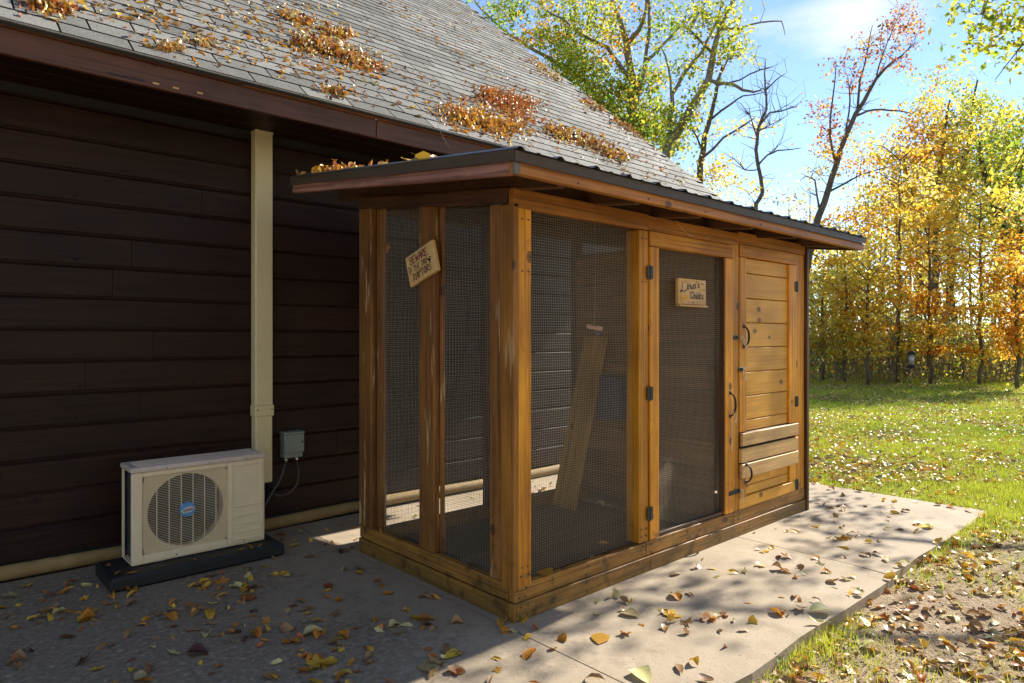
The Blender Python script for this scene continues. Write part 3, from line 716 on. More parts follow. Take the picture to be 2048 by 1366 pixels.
# ---------------------------------------------------------------- lettering
LT = {
 'B': [[(0,0),(0,1),(.5,.95),(.55,.75),(.05,.55),(.6,.4),(.55,.05),(0,0)]], 'E': [[(.6,1),(0,.97),(0,0),(.6,.02)],[(0,.5),(.45,.52)]],
 'W': [[(0,1),(.15,0),(.35,.7),(.55,0),(.75,1)]], 'A': [[(0,0),(.28,1),(.36,1),(.6,0)],[(.1,.4),(.5,.42)]], 'R': [[(0,0),(0,1),(.5,.95),(.55,.7),(.05,.5),(.6,0)]],
 'O': [[(.3,1),(.05,.7),(.05,.3),(.3,0),(.55,.3),(.55,.7),(.3,1)]], 'F': [[(.6,1),(0,.97),(0,0)],[(0,.5),(.45,.52)]], 'T': [[(0,1),(.7,1)],[(.35,1),(.35,0)]],
 'H': [[(0,1),(0,0)],[(.55,1),(.55,0)],[(0,.5),(.55,.5)]], 'I': [[(.1,1),(.1,0)]], 'N': [[(0,0),(0,1),(.5,0),(.5,1)]], 'Y': [[(0,1),(.3,.5),(.6,1)],[(.3,.5),(.2,0)]],
 'P': [[(0,0),(0,1),(.5,.95),(.55,.65),(.05,.45)]], 'S': [[(.5,.9),(.3,1),(.05,.8),(.3,.5),(.5,.25),(.3,0),(0,.1)]],
 'L': [[(.12,1.25),(.22,.6),(.1,.0),(-.1,-.25),(-.2,-.05),(.1,-.0),(.5,-.22),(.95,-.05)]], 'i': [[(.1,.65),(.1,0)],[(.1,.85),(.1,.92)]], 'n': [[(0,0),(0,.6)],[(0,.5),(.25,.65),(.38,.5),(.4,0)]],
 'u': [[(0,.6),(.03,.1),(.2,0),(.38,.15),(.4,.6)],[(.4,.3),(.42,0)]], 's': [[(.35,.6),(.1,.55),(.1,.4),(.35,.2),(.2,0),(0,.06)]], "'": [[(.1,1.05),(.06,.8)]],
 'C': [[(.5,.95),(.2,.95),(.0,.6),(.05,.15),(.3,0),(.5,.15)]], 'h': [[(0,1),(0,0)],[(0,.4),(.2,.6),(.35,.45),(.35,0)]], 'c': [[(.35,.55),(.1,.55),(0,.3),(.1,.03),(.35,.08)]],
 'k': [[(0,1),(0,0)],[(.4,.75),(.02,.3),(.4,0)]],
}
def write(txt, x, z, h, sp=.8, slope=0, wd=.0022, xs=1):
    """ribbon strokes in the sign's own x/z plane"""
    V, F = [], []
    for ch in txt:
        if ch == ' ': x += h*.45; z += slope*h*.45; continue
        wmax = 0
        for st in LT[ch]:
            pts = [Vector((x+p_[0]*h*xs, z+p_[1]*h+slope*p_[0]*h*xs)) for p_ in st]; wmax = max(wmax, max(p_[0] for p_ in st))
            for a, b_ in zip(pts, pts[1:]):
                d = (b_-a).normalized(); n_2 = Vector((-d.y, d.x))*wd/2; k = len(V); e = d*wd*.4
                for q in (a-e+n_2, a-e-n_2, b_+e-n_2, b_+e+n_2): V.append((q.x, 0, q.y))
                F.append((k, k+1, k+2, k+3))
        adv = (wmax+.22*sp)*h*xs; x += adv; z += slope*adv
    return V, F
def lettering(items, mat, parent, M, nm='lettering'):
    V, F = [], []
    for k, it in enumerate(items):
        v, f = write(*it[0], **it[1]); b_ = len(V); V += v; F += [tuple(i+b_ for i in q) for q in f]
    V = [(x, y-.00002*i, z) for i, (x, y, z) in enumerate(V)]
    me = bpy.data.meshes.new('m'); me.from_pydata(V, [], F); return obj(nm, me, mat, parent, M)
def blobs(pts, mat, parent, M, nm='painted_spots', y=-.0012):
    bm = bmesh.new()
    for x, z, r_ in pts:
        n = 9; vs2 = [bm.verts.new((x+r_*math.cos(6.283*k/n)*random.uniform(.7, 1.15), y-.0001*random.random(), z+r_*math.sin(6.283*k/n)*random.uniform(.7, 1.2))) for k in range(n)]
        f = bm.faces.new(vs2)
    return obj(nm, frombm(bm), mat, parent, M)
# tilted sign on the left post: nailed to plane X=0
c1, c2, c3, c4 = [on(0, -.022, *q) for q in ((808, 515), (864, 480), (875, 538), (822, 577))]
cc = (c1+c2+c3+c4)/4; ux = ((c2-c1)+(c3-c4)).normalized(); uz = Vector((-1, 0, 0)).cross(ux)*-1
if uz.z < 0: uz = -uz
SWd = ((c2-c1).length+(c3-c4).length)/2; SHt = ((c4-c1).length+(c3-c2).length)/2*.97
nrm = Vector((-1, 0, 0)); MS = Matrix.Translation(cc) @ Matrix((ux, -nrm, uz)).transposed().to_4x4()
s1 = obj('wooden_sign', boxmesh(SWd, .022, SHt, .003, M_sign), None, None, MS @ Matrix.Translation((0, .011, 0)))
tag(s1, 'small tilted wooden board sign warning BEWARE OF THE TINY RAPTORS on the mesh side post', 'sign', None)
MSf = MS @ Matrix.Translation((0, -.0012, 0)); h1 = SHt*.2; k1 = SWd
lettering([(('BEWARE', -k1*.34, SHt*.17, h1*1.15), dict(wd=.0042, slope=-.02, sp=.45))], M_inkp, s1, MSf)
lettering([(('OF THE TINY', -k1*.44, -SHt*.11, h1*.85), dict(wd=.0034, slope=.02, sp=.3)), (('RAPTORS', -k1*.30, -SHt*.40, h1*1.1), dict(wd=.0038, slope=.03, sp=.35))], M_ink, s1, MSf)
blobs([(k1*.31, -SHt*.06, .011), (k1*.27, -SHt*.0, .006), (k1*.33, SHt*.03, .005), (k1*.37, SHt*.0, .004), (-k1*.42, SHt*.12, .004)], M_ink, s1, MSf)
blobs([(-k1*.40, -SHt*.30, .008), (-k1*.31, -SHt*.25, .006), (-k1*.42, -SHt*.40, .006)], M_yel, s1, MSf)
# square sign hanging on the screen door
c1 = on(1, -.008, 1357, 556); c2 = on(1, -.008, 1412, 562); c4 = on(1, -.008, 1355, 612)
W2 = (c2.x-c1.x)-.0; H2 = c1.z-c4.z; MS = Matrix.Translation(((c1.x+c2.x)/2, -.008, (c1.z+c4.z)/2+.001))
s2 = obj('wooden_sign', boxmesh(W2, .022, H2*.93, .002, M_sign), None, None, MS @ Matrix.Translation((0, .011, .006)))
tag(s2, "square wooden sign painted Linus's Chicks with flowers hanging on the screen door", 'sign', None)
obj('ledge', boxmesh(W2+.004, .032, H2*.07, .002, M_sign), None, s2, MS @ Matrix.Translation((0, .004, -H2*.5+.004)))
MSf = MS @ Matrix.Translation((0, -.0012, 0))
lettering([(("Linus's", -W2*.41, H2*.06, H2*.24), dict(wd=.0058, slope=.13, sp=.5, xs=1.45)), (('Chicks', -W2*.08, -H2*.20, H2*.24), dict(wd=.0052, slope=-.02, sp=.5, xs=1.3))], M_ink, s2, MSf)
rb = random.Random(3)
blobs([(-W2*.28+rb.uniform(-.03, .03), -H2*.2+rb.uniform(-.022, .022), rb.uniform(.008, .014)) for _ in range(9)], M_yel, s2, MSf)
blobs([(x*W2, z*H2, .006) for x, z in ((-.3, .36), (-.12, .36), (.1, .25), (.22, .32), (.28, .12), (-.08, .02), (-.15, -.33), (-.02, -.34), (.3, -.32), (-.44, -.2), (-.44, -.3))], M_orp, s2, MSf)
blobs([(x*W2, z*H2, .006) for x, z in ((-.26, .39), (.38, .34), (.33, .36), (.41, .14), (.17, -.33), (.42, -.34), (.02, -.36))], M_grn, s2, MSf, y=-.0015)

# ---------------------------------------------------------------- AC unit on pad
pad = obj('equipment_pad', boxmesh(.91, .37, .072, .013, M_blackrub), None, None, Matrix.Translation((-.82, 1.80, .037)))
tag(pad, 'low black plastic equipment pad on the concrete under the outdoor unit', 'pad')
ac = empty('air_conditioner', (-.795, 1.86, .073), 'cream outdoor air conditioner unit with round fan grille standing on the black pad', 'air conditioner')
AX0, AX1, AY0, AY1, AZ0, AZ1 = -1.150, -.436, 1.745, 1.975, .085, .60
def panel_with_hole(x0, x1, z0, z1, cx, cz, r_, y):
    bm = bmesh.new(); n = 40; ring, outr = [], []
    for k in range(n):
        a = 2*math.pi*k/n; c_, s_ = math.cos(a), math.sin(a); ring.append((cx+r_*c_, cz+r_*s_))
        tx = min(((x1 if c_ > 0 else x0)-cx)/c_ if abs(c_) > 1e-6 else 9, ((z1 if s_ > 0 else z0)-cz)/s_ if abs(s_) > 1e-6 else 9); outr.append((cx+tx*c_, cz+tx*s_))
    A = [bm.verts.new((x, y, z)) for x, z in ring]; B = [bm.verts.new((x, y, z)) for x, z in outr]; D = [bm.verts.new((x, y+.05, z)) for x, z in ring]
    for k in range(n): bm.faces.new((A[k-1], A[k], B[k], B[k-1])); bm.faces.new((A[k-1], D[k-1], D[k], A[k]))
    bmesh.ops.recalc_face_normals(bm, faces=bm.faces); return frombm(bm)
GX0, GX1, GZ0, GZ1 = -1.093, -.655, .130, .540; fcx, fcz, fr = -.872, .335, .199
obj('fan_panel', panel_with_hole(GX0-.004, GX1+.004, GZ0-.004, GZ1+.004, fcx, fcz, fr, AY0+.016), M_ac, ac)
cab = bx('cabinet', GX1+.004, AX1, AY0, AY1, AZ0, AZ1-.03, M_ac, ac, .006)
bx('front_frame', AX0, GX0-.004, AY0, AY0+.03, AZ0, AZ1-.03, M_ac, ac, .005)
bx('front_frame', GX0-.006, GX1+.003, AY0+.0005, AY0+.03, AZ0+.0005, GZ0-.004, M_ac, ac, .004)
bx('front_frame', GX0-.006, GX1+.003, AY0+.0005, AY0+.03, GZ1+.004, AZ1-.0305, M_ac, ac, .004)
bx('back_panel', AX0, GX1+.003, AY1-.01, AY1, AZ0, AZ1-.03, M_navy, ac, .001)
bx('coil', AX0+.02, AX0+.04, AY0+.04, AY1-.02, AZ0+.01, AZ1-.04, M_navy, ac, .001)
bx('side_strap', AX0, AX0+.012, AY1-.03, AY1-.011, AZ0, AZ1-.03, M_ac, ac, .002)
bx('base_rail', AX0, AX1, AY0+.003, AY1, AZ0-.006, AZ0-.0005, M_ac, ac, .002)
lid = bx('lid', AX0-.006, AX1+.004, AY0-.006, AY1+.004, AZ1-.0298, AZ1, M_actop, ac, .007)
for y in (1.79, 1.835, 1.88, 1.925): bx('lid_rib', AX0+.03, AX1-.03, y-.010, y+.010, AZ1-.002, AZ1+.005, M_actop, lid, .003)
# grille
bm = bmesh.new()
def bmbox(bm, x0, x1, y0, y1, z0, z1):
    bmesh.ops.create_cube(bm, size=1, matrix=Matrix.Translation(((x0+x1)/2, (y0+y1)/2, (z0+z1)/2)) @ Matrix.Diagonal((x1-x0, y1-y0, z1-z0, 1)))
z = GZ0+.004; k = 0
while z < GZ1:
    bmbox(bm, GX0, GX1, AY0+.004, AY0+.008, z, z+.0017); z += .0094
o = obj('grille_louvres', frombm(bm), M_ac, ac); o['kind'] = 'stuff'
for k in range(8): bx('grille_bar', GX0+.001+(GX1-GX0-.005)*k/7, GX0+.005+(GX1-GX0-.005)*k/7, AY0+.001, AY0+.0038, GZ0, GZ1, M_ac, ac, .0005)
# fan
fan = obj('fan', None, None, ac) if False else None
bm = bmesh.new(); bmesh.ops.create_cone(bm, cap_ends=True, segments=20, radius1=.045, radius2=.04, depth=.04, matrix=Matrix.Translation((fcx, AY0+.07, fcz)) @ Matrix.Rotation(math.pi/2, 4, 'X'))
hub = obj('fan_hub', frombm(bm), M_navy, ac)
for q in range(3):
    bm = bmesh.new(); rows = []
    for i in range(6):
        r_ = .04+.14*i/5; w_ = .5+.25*i/5; rows.append([bm.verts.new((fcx+r_*math.cos(q*2.094+w_*(j-2)/2+.3), AY0+.07+(j-2)*.012, fcz+r_*math.sin(q*2.094+w_*(j-2)/2+.3))) for j in range(5)])
    for i in range(5):
        for j in range(4): bm.faces.new((rows[i][j], rows[i][j+1], rows[i+1][j+1], rows[i+1][j]))
    obj('fan_blade', frombm(bm, True), M_navy, hub)
bm = bmesh.new(); bmesh.ops.create_cone(bm, cap_ends=True, segments=32, radius1=.042, radius2=.036, depth=.012, matrix=Matrix.Translation((fcx, AY0-.003, fcz)) @ Matrix.Rotation(math.pi/2, 4, 'X'))
bad = obj('badge', frombm(bm), M_blue, ac, None, 'round blue badge with a silver lens shape')
bm = bmesh.new(); pts = []
for k in range(24):
    a = 2*math.pi*k/24; x = .037*math.cos(a); z = .0175*math.copysign(abs(math.sin(a))**1.3, math.sin(a)); pts.append((fcx+x, AY0-.0105, fcz+z+x*.12))
vs2 = [bm.verts.new(p_) for p_ in pts]; vs3 = [bm.verts.new((p_[0], p_[1]+.004, p_[2])) for p_ in pts]; bm.faces.new(vs2)
for k in range(24): bm.faces.new((vs2[k-1], vs2[k], vs3[k], vs3[k-1]))
bmesh.ops.recalc_face_normals(bm, faces=bm.faces); obj('badge_lens', frombm(bm), M_silv, bad)
bm = bmesh.new()
for k in range(9): 
    x = -.024+.006*k; bmbox(bm, fcx+x, fcx+x+.0035, AY0-.0115, AY0-.0107, fcz+x*.12-.004-.002*(k % 2), fcz+x*.12+.004+.003*(k % 3 == 0))
obj('badge_script', frombm(bm), M_ink, bad)
# service panel embossings
def emboss(x0, x1, z0, z1, parent, y=AY0, d=.005):
    if x1-x0 > z1-z0: z1 += .003
    bx('embossed_bead', x0, x1, y-d, y+.001, z0, z1, M_ac, parent, .0028)
sx0, sx1 = -.633, -.452
emboss(sx0, sx1, .545-.004, .549, cab); emboss(sx0, sx1, .107, .112, cab); emboss(sx0, sx0+.005, .113, .540, cab); emboss(sx1-.005, sx1, .113, .540, cab)
for z in (.30, .245, .195, .15): emboss(sx0+.02, sx1-.012, z, z+.005, cab)
for (x, z) in ((-.98, .583), (-.76, .583), (-.55, .583), (-.93, .098), (-.56, .098)):
    bm = bmesh.new(); bmesh.ops.create_uvsphere(bm, u_segments=8, v_segments=5, radius=.005, matrix=Matrix.Translation((x, AY0-(.007 if z > .5 else .001), z))); obj('screw', frombm(bm, True), M_steel, ac)
bx('foot', -1.03, -.98, 1.76, 1.94, .0735, .0785, M_silv, ac, .001); bx('foot', -.58, -.53, 1.76, 1.94, .0735, .0785, M_silv, ac, .001)
# duct cover
duct = empty('line_set_cover', (-.29, 2.19, .33), 'tall cream plastic pipe cover running up the dark wall behind the outdoor unit', 'pipe cover')
bx('upper_channel', -.347, -.230, 2.115, 2.196, .845, 2.650, M_duct, duct, .008)
bx('lower_channel', -.345, -.232, 2.117, 2.196, .335, .785, M_duct, duct, .008)
bx('coupling', -.352, -.225, 2.108, 2.197, .775, .850, M_duct, duct, .006)
bx('top_cap', -.349, -.228, 2.112, 2.196, 2.636, 2.6535, M_duct, duct, .004)
for x in (-.335, -.24):
    bm = bmesh.new(); bmesh.ops.create_uvsphere(bm, u_segments=8, v_segments=5, radius=.005, matrix=Matrix.Translation((x, 2.107, .82))); obj('screw', frombm(bm, True), M_black, duct)
# refrigerant hoses from duct to unit
t = TB(); t.tube([(-.29, 2.15, .36), (-.285, 2.14, .28), (-.33, 2.08, .24), (-.42, 2.0, .24), (-.45, 1.96, .25)], .016, 8); obj('hose', t.mesh(), M_black, duct)
t = TB(); t.tube([(-.26, 2.15, .36), (-.26, 2.13, .22), (-.34, 2.06, .17), (-.44, 1.96, .18)], .012, 8); obj('hose', t.mesh(), M_black, duct)
# disconnect box
jb = empty('disconnect_box', (-.083, 2.17, .47), 'grey green electrical disconnect box on the siding left of the coop', 'electrical box')
bx('box_body', -.150, -.018, 2.125, 2.197, .478, .640, M_box, jb, .005)
bx('cover', -.152, -.014, 2.110, 2.127, .515, .640, M_box, jb, .004)
bx('hood', -.156, -.010, 2.106, 2.197, .640, .655, M_box, jb, .005)
bx('latch', -.035, -.024, 2.1085, 2.1115, .575, .590, M_black, jb, .001)
for x in (-.125, -.052):
    t = TB(); t.tube([(x, 2.155, .479), (x-.004*(x < -.1), 2.15, .452)], .011, 10); obj('conduit_fitting', t.mesh(), M_steel, jb)
t = TB(); t.tube([(-.129, 2.15, .455), (-.16, 2.13, .38), (-.20, 2.12, .31), (-.235, 2.12, .27), (-.30, 2.08, .20), (-.42, 1.98, .22)], .0078, 8); obj('cable', t.mesh(), M_cable, jb)
t = TB(); t.tube([(-.052, 2.15, .455), (-.048, 2.12, .38), (-.065, 2.11, .30), (-.11, 2.11, .25), (-.18, 2.12, .235), (-.235, 2.12, .255)], .0065, 8); obj('cable', t.mesh(), M_cable, jb)
# thin twig / wire off the eave onto the coop roof
t = TB(); t.tube([on(1, 1.55, 875, 250), on(1, 1.5, 886, 275), on(1, 1.45, 900, 298)], .002, 4); tw = obj('twig', t.mesh(), M_bark, None); tag(tw, 'thin dry twig dangling from the eave onto the coop roof', 'twig')
# ---------------------------------------------------------------- grass
def hidden(X, Y, m=.0):   # under patio / house / coop
    return (X > -8) & (X < 3.965+m) & (Y > -.925-m) & (Y < 8)
def sample_view(n, dmin, dmax, xlo=1440, xhi=2110, power=1.0, rs=RS):
    u = rs.rand(n); d = (dmin**power + u*(dmax**power-dmin**power))**(1/power)
    px_ = xlo + rs.rand(n)*(xhi-xlo); t = (px_-1024)/1344
    return CAM.x + d*(FX+t*RX), CAM.y + d*(FY+t*RY), d
def vnoise(X, Y, s, seed=0):
    r = np.random.RandomState(seed); T = r.rand(64, 64); x = X*s; y = Y*s; xi = np.floor(x).astype(int); yi = np.floor(y).astype(int); fx = x-xi; fy = y-yi
    fx = fx*fx*(3-2*fx); fy = fy*fy*(3-2*fy); g_ = lambda a, b_: T[a % 64, b_ % 64]
    return (g_(xi, yi)*(1-fx)+g_(xi+1, yi)*fx)*(1-fy)+(g_(xi, yi+1)*(1-fx)+g_(xi+1, yi+1)*fx)*fy
def grass(name, n, dmin, dmax, wd, hg, label, cover, power=1.2, seed=1, xlo=1440):
    rs = np.random.RandomState(seed); X, Y, d = sample_view(n, dmin, dmax, xlo=xlo, power=power, rs=rs)
    dens = cover(X, Y); keep = (~hidden(X, Y)) & (rs.rand(n) < dens); X, Y, d = X[keep], Y[keep], d[keep]; m = len(X)
    yaw = rs.rand(m)*6.283; h = hg*(.45+rs.rand(m)*.9)*(.7+.7*vnoise(X, Y, 2.1, 4)); ww = wd*(.6+.8*rs.rand(m)); lean = rs.rand(m)*.9*h; ly = rs.rand(m)*6.283
    z0 = gz(X, Y)-.004
    b0 = np.stack([X-np.cos(yaw)*ww, Y-np.sin(yaw)*ww, z0], 1); b1 = np.stack([X+np.cos(yaw)*ww, Y+np.sin(yaw)*ww, z0], 1)
    tp_ = np.stack([X+np.cos(ly)*lean, Y+np.sin(ly)*lean, z0+h*np.where(lean > .5*h, .8, 1)], 1)
    V = np.stack([b0, b1, tp_], 1).reshape(-1, 3); F = np.arange(3*m).reshape(m, 3)
    q = vnoise(X, Y, .9, 9)[:, None]; r_ = rs.rand(m, 1)
    c = np.array([.30, .42, .03])*(1-q)+np.array([.60, .62, .06])*q; c = c*(.6+.7*r_); c[rs.rand(m) < .10] = (.42, .34, .14)
    o = obj(name, npmesh(V, F, c), M_grass); tag(o, label, 'grass', None, 'stuff'); return o
def lawn_cover(X, Y):
    f = X*.45 + Y*.45 + vnoise(X, Y, 1.1, 2)*1.5 + vnoise(X, Y, 4, 3)*.7
    return np.clip((f-1.75)/1.2, 0.0, 1)
def edge_cover(X, Y):
    d = np.maximum(0, -.93-Y); e = np.exp(-(d/.09)**2)*(X < 3.9)*(vnoise(X*3, Y, 1.0, 6) > .42)
    patch = np.clip((vnoise(X, Y, 2.2, 8)-.36)*2.2, 0, 1)*.45
    return np.clip(e*.8*(X > -.5)+patch*(X > .3), 0, 1)
grass('lawn_grass', 150000, 3.5, 9.5, .0028, .045, 'short bright green lawn grass right of the coop', lawn_cover, 1.4, 1, 1500)
grass('lawn_grass', 150000, 9.3, 24, .006, .055, 'sunlit far lawn reaching the edge of the wood', lawn_cover, 1.5, 2, 1560)
grass('grass_tufts', 150000, 1.7, 7.0, .0022, .042, 'sparse grass tufts along the patio edge and on the bare earth', edge_cover, 1.2, 3, 1150)
# little weeds by the patio edge
def weed(x, y, sc_, seed):
    rs = np.random.RandomState(seed); n = 26; tv = np.array([(0, 0, 0), (.5, -.2, .03), (1, 0, -.05), (.5, .2, .03)]); tf = np.array([(0, 1, 2, 3)])
    ang = rs.rand(n)*6.283; rr = rs.rand(n)**.6*.045*sc_; pos = np.stack([rr*np.cos(ang), rr*np.sin(ang), .008+rs.rand(n)*.04*sc_], 1)
    V, F, c = scatter(tv, tf, pos, randrot(n, .4, rs), .022*sc_*np.ones(n), np.array([.07, .17, .02])*(.6+.8*rs.rand(n, 1)))
    z = float(gz(x, y)); o = obj('weed', npmesh(V, F, c), M_grass, None, Matrix.Translation((x, y, z))); return o
for k, (wx, wy, s_) in enumerate(((1685, 1195, 1.3), (1745, 1165, .9), (1655, 1245, 1.2), (1800, 1140, .8), (1700, 1290, 1.0), (1560, 1330, 1.1))):
    p = on(2, -.06, wx, wy); tag(weed(p.x, p.y, s_, 40+k), 'small leafy green weed sprouting by the patio edge', 'weed', 'weeds along the patio edge')
# ---------------------------------------------------------------- fallen leaves
def leafmesh(kind, seed):
    rs = random.Random(seed); V, F = [], []
    if kind == 'maple':
        rim = []; lob = [1.0, .78, .5, .66, .92, .7, .48, .66, .74, .45, .12, .45, .74, .66, .48, .7, .92, .66, .5, .78]; n = 20; lob = [q*rs.uniform(.85, 1.12) for q in lob]
        for k in range(n): a = 2*math.pi*k/n; rim.append((lob[k]*.5*math.cos(a), lob[k]*.5*math.sin(a)))
        mid = [(x*.5, y*.5) for x, y in rim]; pts = [(0, 0)]+mid+rim; cx_, cy_ = rs.uniform(-1.2, 1.6), rs.uniform(.6, 2.4)
        for x, y in pts: V.append((x, y, cx_*x*x*.5+cy_*y*y*.5+rs.uniform(-.03, .03)))
        for k in range(n):
            k2 = (k+1) % n; F += [(0, 1+k, 1+k2), (1+k, 1+n+k, 1+n+k2, 1+k2)]
    else:
        n = 6; wmax = {'lance': .17, 'ovate': .34, 'heart': .46}[kind]; bend = rs.uniform(-1.6, 1.8); cup = rs.uniform(.3, 3.0) if kind != 'heart' else rs.uniform(-.3, .5); tw = rs.uniform(-.9, .9)
        if kind == 'heart': bend *= .25; tw *= .2
        for i in range(n+1):
            u = i/n; w_ = wmax*(math.sin(math.pi*u**(.75 if kind != 'heart' else .55))**.8 if 0 < u < 1 else .0)*rs.uniform(.9, 1.1)
            ang = bend*(u-.5); x = (math.sin(ang)/bend if abs(bend) > .05 else u-.5); z = ((1-math.cos(ang))/bend if abs(bend) > .05 else 0)
            for j in (-1, -.5, 0, .5, 1):
                y = w_*j; zz = cup*y*y + tw*y*(u-.5); V.append((x, y*(1-.25*min(abs(cup*y), 1)), z+zz+rs.uniform(-.008, .008)+(.012*math.sin(i*2.4+j*3) if abs(j) == 1 else 0)))
        for i in range(n):
            for j in range(4): a = i*5+j; F.append((a, a+1, a+6, a+5))
        b = len(V); V += [(-.5+V[2][0]+.5-.0, 0, V[2][2])]*0
        s0 = Vector(V[2]); V += [tuple(s0+Vector(q)) for q in ((0, .008, 0), (0, -.008, 0), (-.25, -.004, .05), (-.25, .006, .05))]; F.append((b, b+1, b+2, b+3))
    zmin = min(v[2] for v in V); V = [(x, y, z-zmin) for x, y, z in V]
    me = bpy.data.meshes.new('m'); me.from_pydata(V, [], F); me.polygons.foreach_set('use_smooth', [True]*len(me.polygons)); return me
KINDS = ['lance', 'lance', 'ovate', 'maple', 'lance', 'ovate', 'lance', 'ovate']
base_leaf = [leafmesh(k, 100+i) for i, k in enumerate(KINDS*2)]
leafcache = {}
def leafcopy(i, c):
    if (i, c) not in leafcache:
        me = base_leaf[i].copy(); me.materials.append(M_fl[c]); leafcache[i, c] = me
    return leafcache[i, c]
colw = ['orange']*7+['yellow']*6+['tan']*5+['rust']*2+['dark']*1+['pale']*2
NAMEC = {'orange': 'orange brown', 'yellow': 'yellow', 'tan': 'dry tan', 'rust': 'rusty red', 'dark': 'dark brown', 'pale': 'pale cream'}
LFK = {'lance': 'narrow', 'ovate': 'oval', 'maple': 'lobed', 'heart': 'broad'}
def surf(x, y):
    if -8 < x < 3.96 and y > -.93: return .001
    return float(gz(x, y))+.004
def put_leaf(x, y, size, c, i, rs, tiltmax=.35, z=None):
    M = Matrix.Translation((x, y, (surf(x, y) if z is None else z)+rs.random()*.004)) @ Matrix.Rotation(rs.random()*6.283, 4, 'Z') @ Matrix.Rotation(rs.uniform(-tiltmax, tiltmax), 4, 'Y') @ Matrix.Rotation(rs.uniform(-tiltmax, tiltmax), 4, 'X') @ Matrix.Scale(size, 4)
    M = M @ Matrix.Diagonal((1, rs.uniform(.65, 1.25), rs.uniform(.3, 1.2), 1))
    return obj('fallen_leaf', leafcopy(i, c), None, None, M)
rl = random.Random(21)
# distinctive leaves, each where the photograph shows it
heart = [leafmesh('heart', 300+i) for i in range(4)]; base_leaf += heart; KIND2 = KINDS*2+['heart']*4
special = [(860, 1337, .125, 'pale', 16, 'broad pale cream leaf lying flat at the bottom of the picture beside a yellow one'), (903, 1312, .10, 'yellow', 17, 'broad bright yellow leaf overlapping the pale cream leaf on the dark concrete'),
 (898, 1300, .085, 'pale', 18, 'pale yellow leaf just behind the bright yellow leaf near the bottom edge'),
 (655, 1175, .10, 'rust', 3, 'bright red orange lobed leaf alone on the dark concrete between outdoor unit and coop'),
 (1005, 1252, .11, 'orange', 7, 'upright curled orange leaf at the near bottom corner of the coop'),
 (628, 1268, .11, 'pale', 2, 'pale grey green oval leaf on the dark concrete left of the coop corner'),
 (135, 1275, .10, 'tan', 3, 'dry tan lobed oak leaf on the concrete at lower left'), (395, 1310, .095, 'dark', 2, 'dark maroon curled leaf at the lower left of the concrete'),
 (1845, 1052, .12, 'yellow', 17, 'large bright yellow leaf on the sunlit far end of the patio'), (1640, 1222, .11, 'pale', 2, 'pale yellow oval leaf near the front edge of the sunlit slab'),
 (1345, 1228, .105, 'yellow', 18, 'bright yellow oval leaf on the slab in front of the wire panel'), (1262, 1230, .10, 'pale', 19, 'small pale leaf on the slab left of the bright yellow oval leaf'),
 (1350, 1195, .10, 'orange', 7, 'big curled golden leaf standing on the slab before the screen door'), (1415, 1240, .11, 'rust', 3, 'curled pale rust leaf on the middle of the front slab'),
 (1285, 1355, .11, 'pale', 19, 'pale leaf at the bottom edge just right of the slab joint'), (1200, 1280, .10, 'yellow', 16, 'yellow leaf lying beside the long slab joint near the coop corner'),
 (495, 1200, .10, 'rust', 3, 'deep rust leaf clump leaf on the dark concrete below the outdoor unit'), (1060, 1310, .10, 'orange', 7, 'orange star shaped leaf straddling the slab joint at the bottom'),
 (505, 1365-0, .05, 'yellow', 2, None), (1740, 1290, .12, 'pale', 2, 'long pale leaf on the bare earth beyond the patio edge'), (1350, 1150, .09, 'tan', 7, 'curled tan leaf close to the coop base on the sunlit slab'),
 (1570, 1115, .10, 'orange', 3, 'golden brown curled leaf in the centre of the far slab')]
for (x, y, s_, c, i, lab) in special:
    if lab is None: continue
    p = on(2, 0 if x < 1680 else -.05, x, y)
    if x == 1845 : p = on(2, 0, x, y)
    o = put_leaf(p.x, p.y, s_, c, i, rl, .08 if i >= 16 else .25); tag(o, lab, 'leaf', 'fallen leaves on the ground')
# lying on pad, base and unit
for (x, y, z, s_, c) in ((-.62, 1.65, .075, .07, 'yellow'), (-.58, 1.645, .085, .09, 'orange'), (-.50, 1.66, .075, .06, 'orange'), (-1.22, 1.70, .074, .07, 'yellow'), (-1.17, 1.66, .074, .07, 'orange'), (-1.02, 1.66, .074, .05, 'tan'), (-.86, 1.655, .075, .055, 'orange'), (-1.24, 1.86, .074, .05, 'tan')):
    tag(put_leaf(x, y, s_, c, rl.choice((0, 1, 2, 4)), rl, .3, z), NAMEC[c]+' leaf resting on the black plastic pad', 'leaf', 'leaves on the equipment pad')
p = on(2, .165, 1076, 1142); tag(put_leaf(p.x, .03, .085, 'yellow', 17, rl, .5, .165), 'bright yellow leaf resting on the coop base board by the near corner', 'leaf')
p = on(0, .04, 772, 494); o = obj('fallen_leaf', leafcopy(3, 'orange'), None, None, Matrix.Translation(p) @ Matrix.Rotation(1.4, 4, 'Y') @ Matrix.Scale(.075, 4)); tag(o, 'torn orange leaf caught high in the left side wire mesh', 'leaf')
p = on(0, -.006, 758, 1075); o = obj('fallen_leaf', leafcopy(0, 'yellow'), None, None, Matrix.Translation((-.008, p.y, .16)) @ Matrix.Rotation(1.7, 4, 'Y') @ Matrix.Scale(.07, 4)); tag(o, 'thin yellow leaf stuck on the base board at the far end of the coop side', 'leaf')
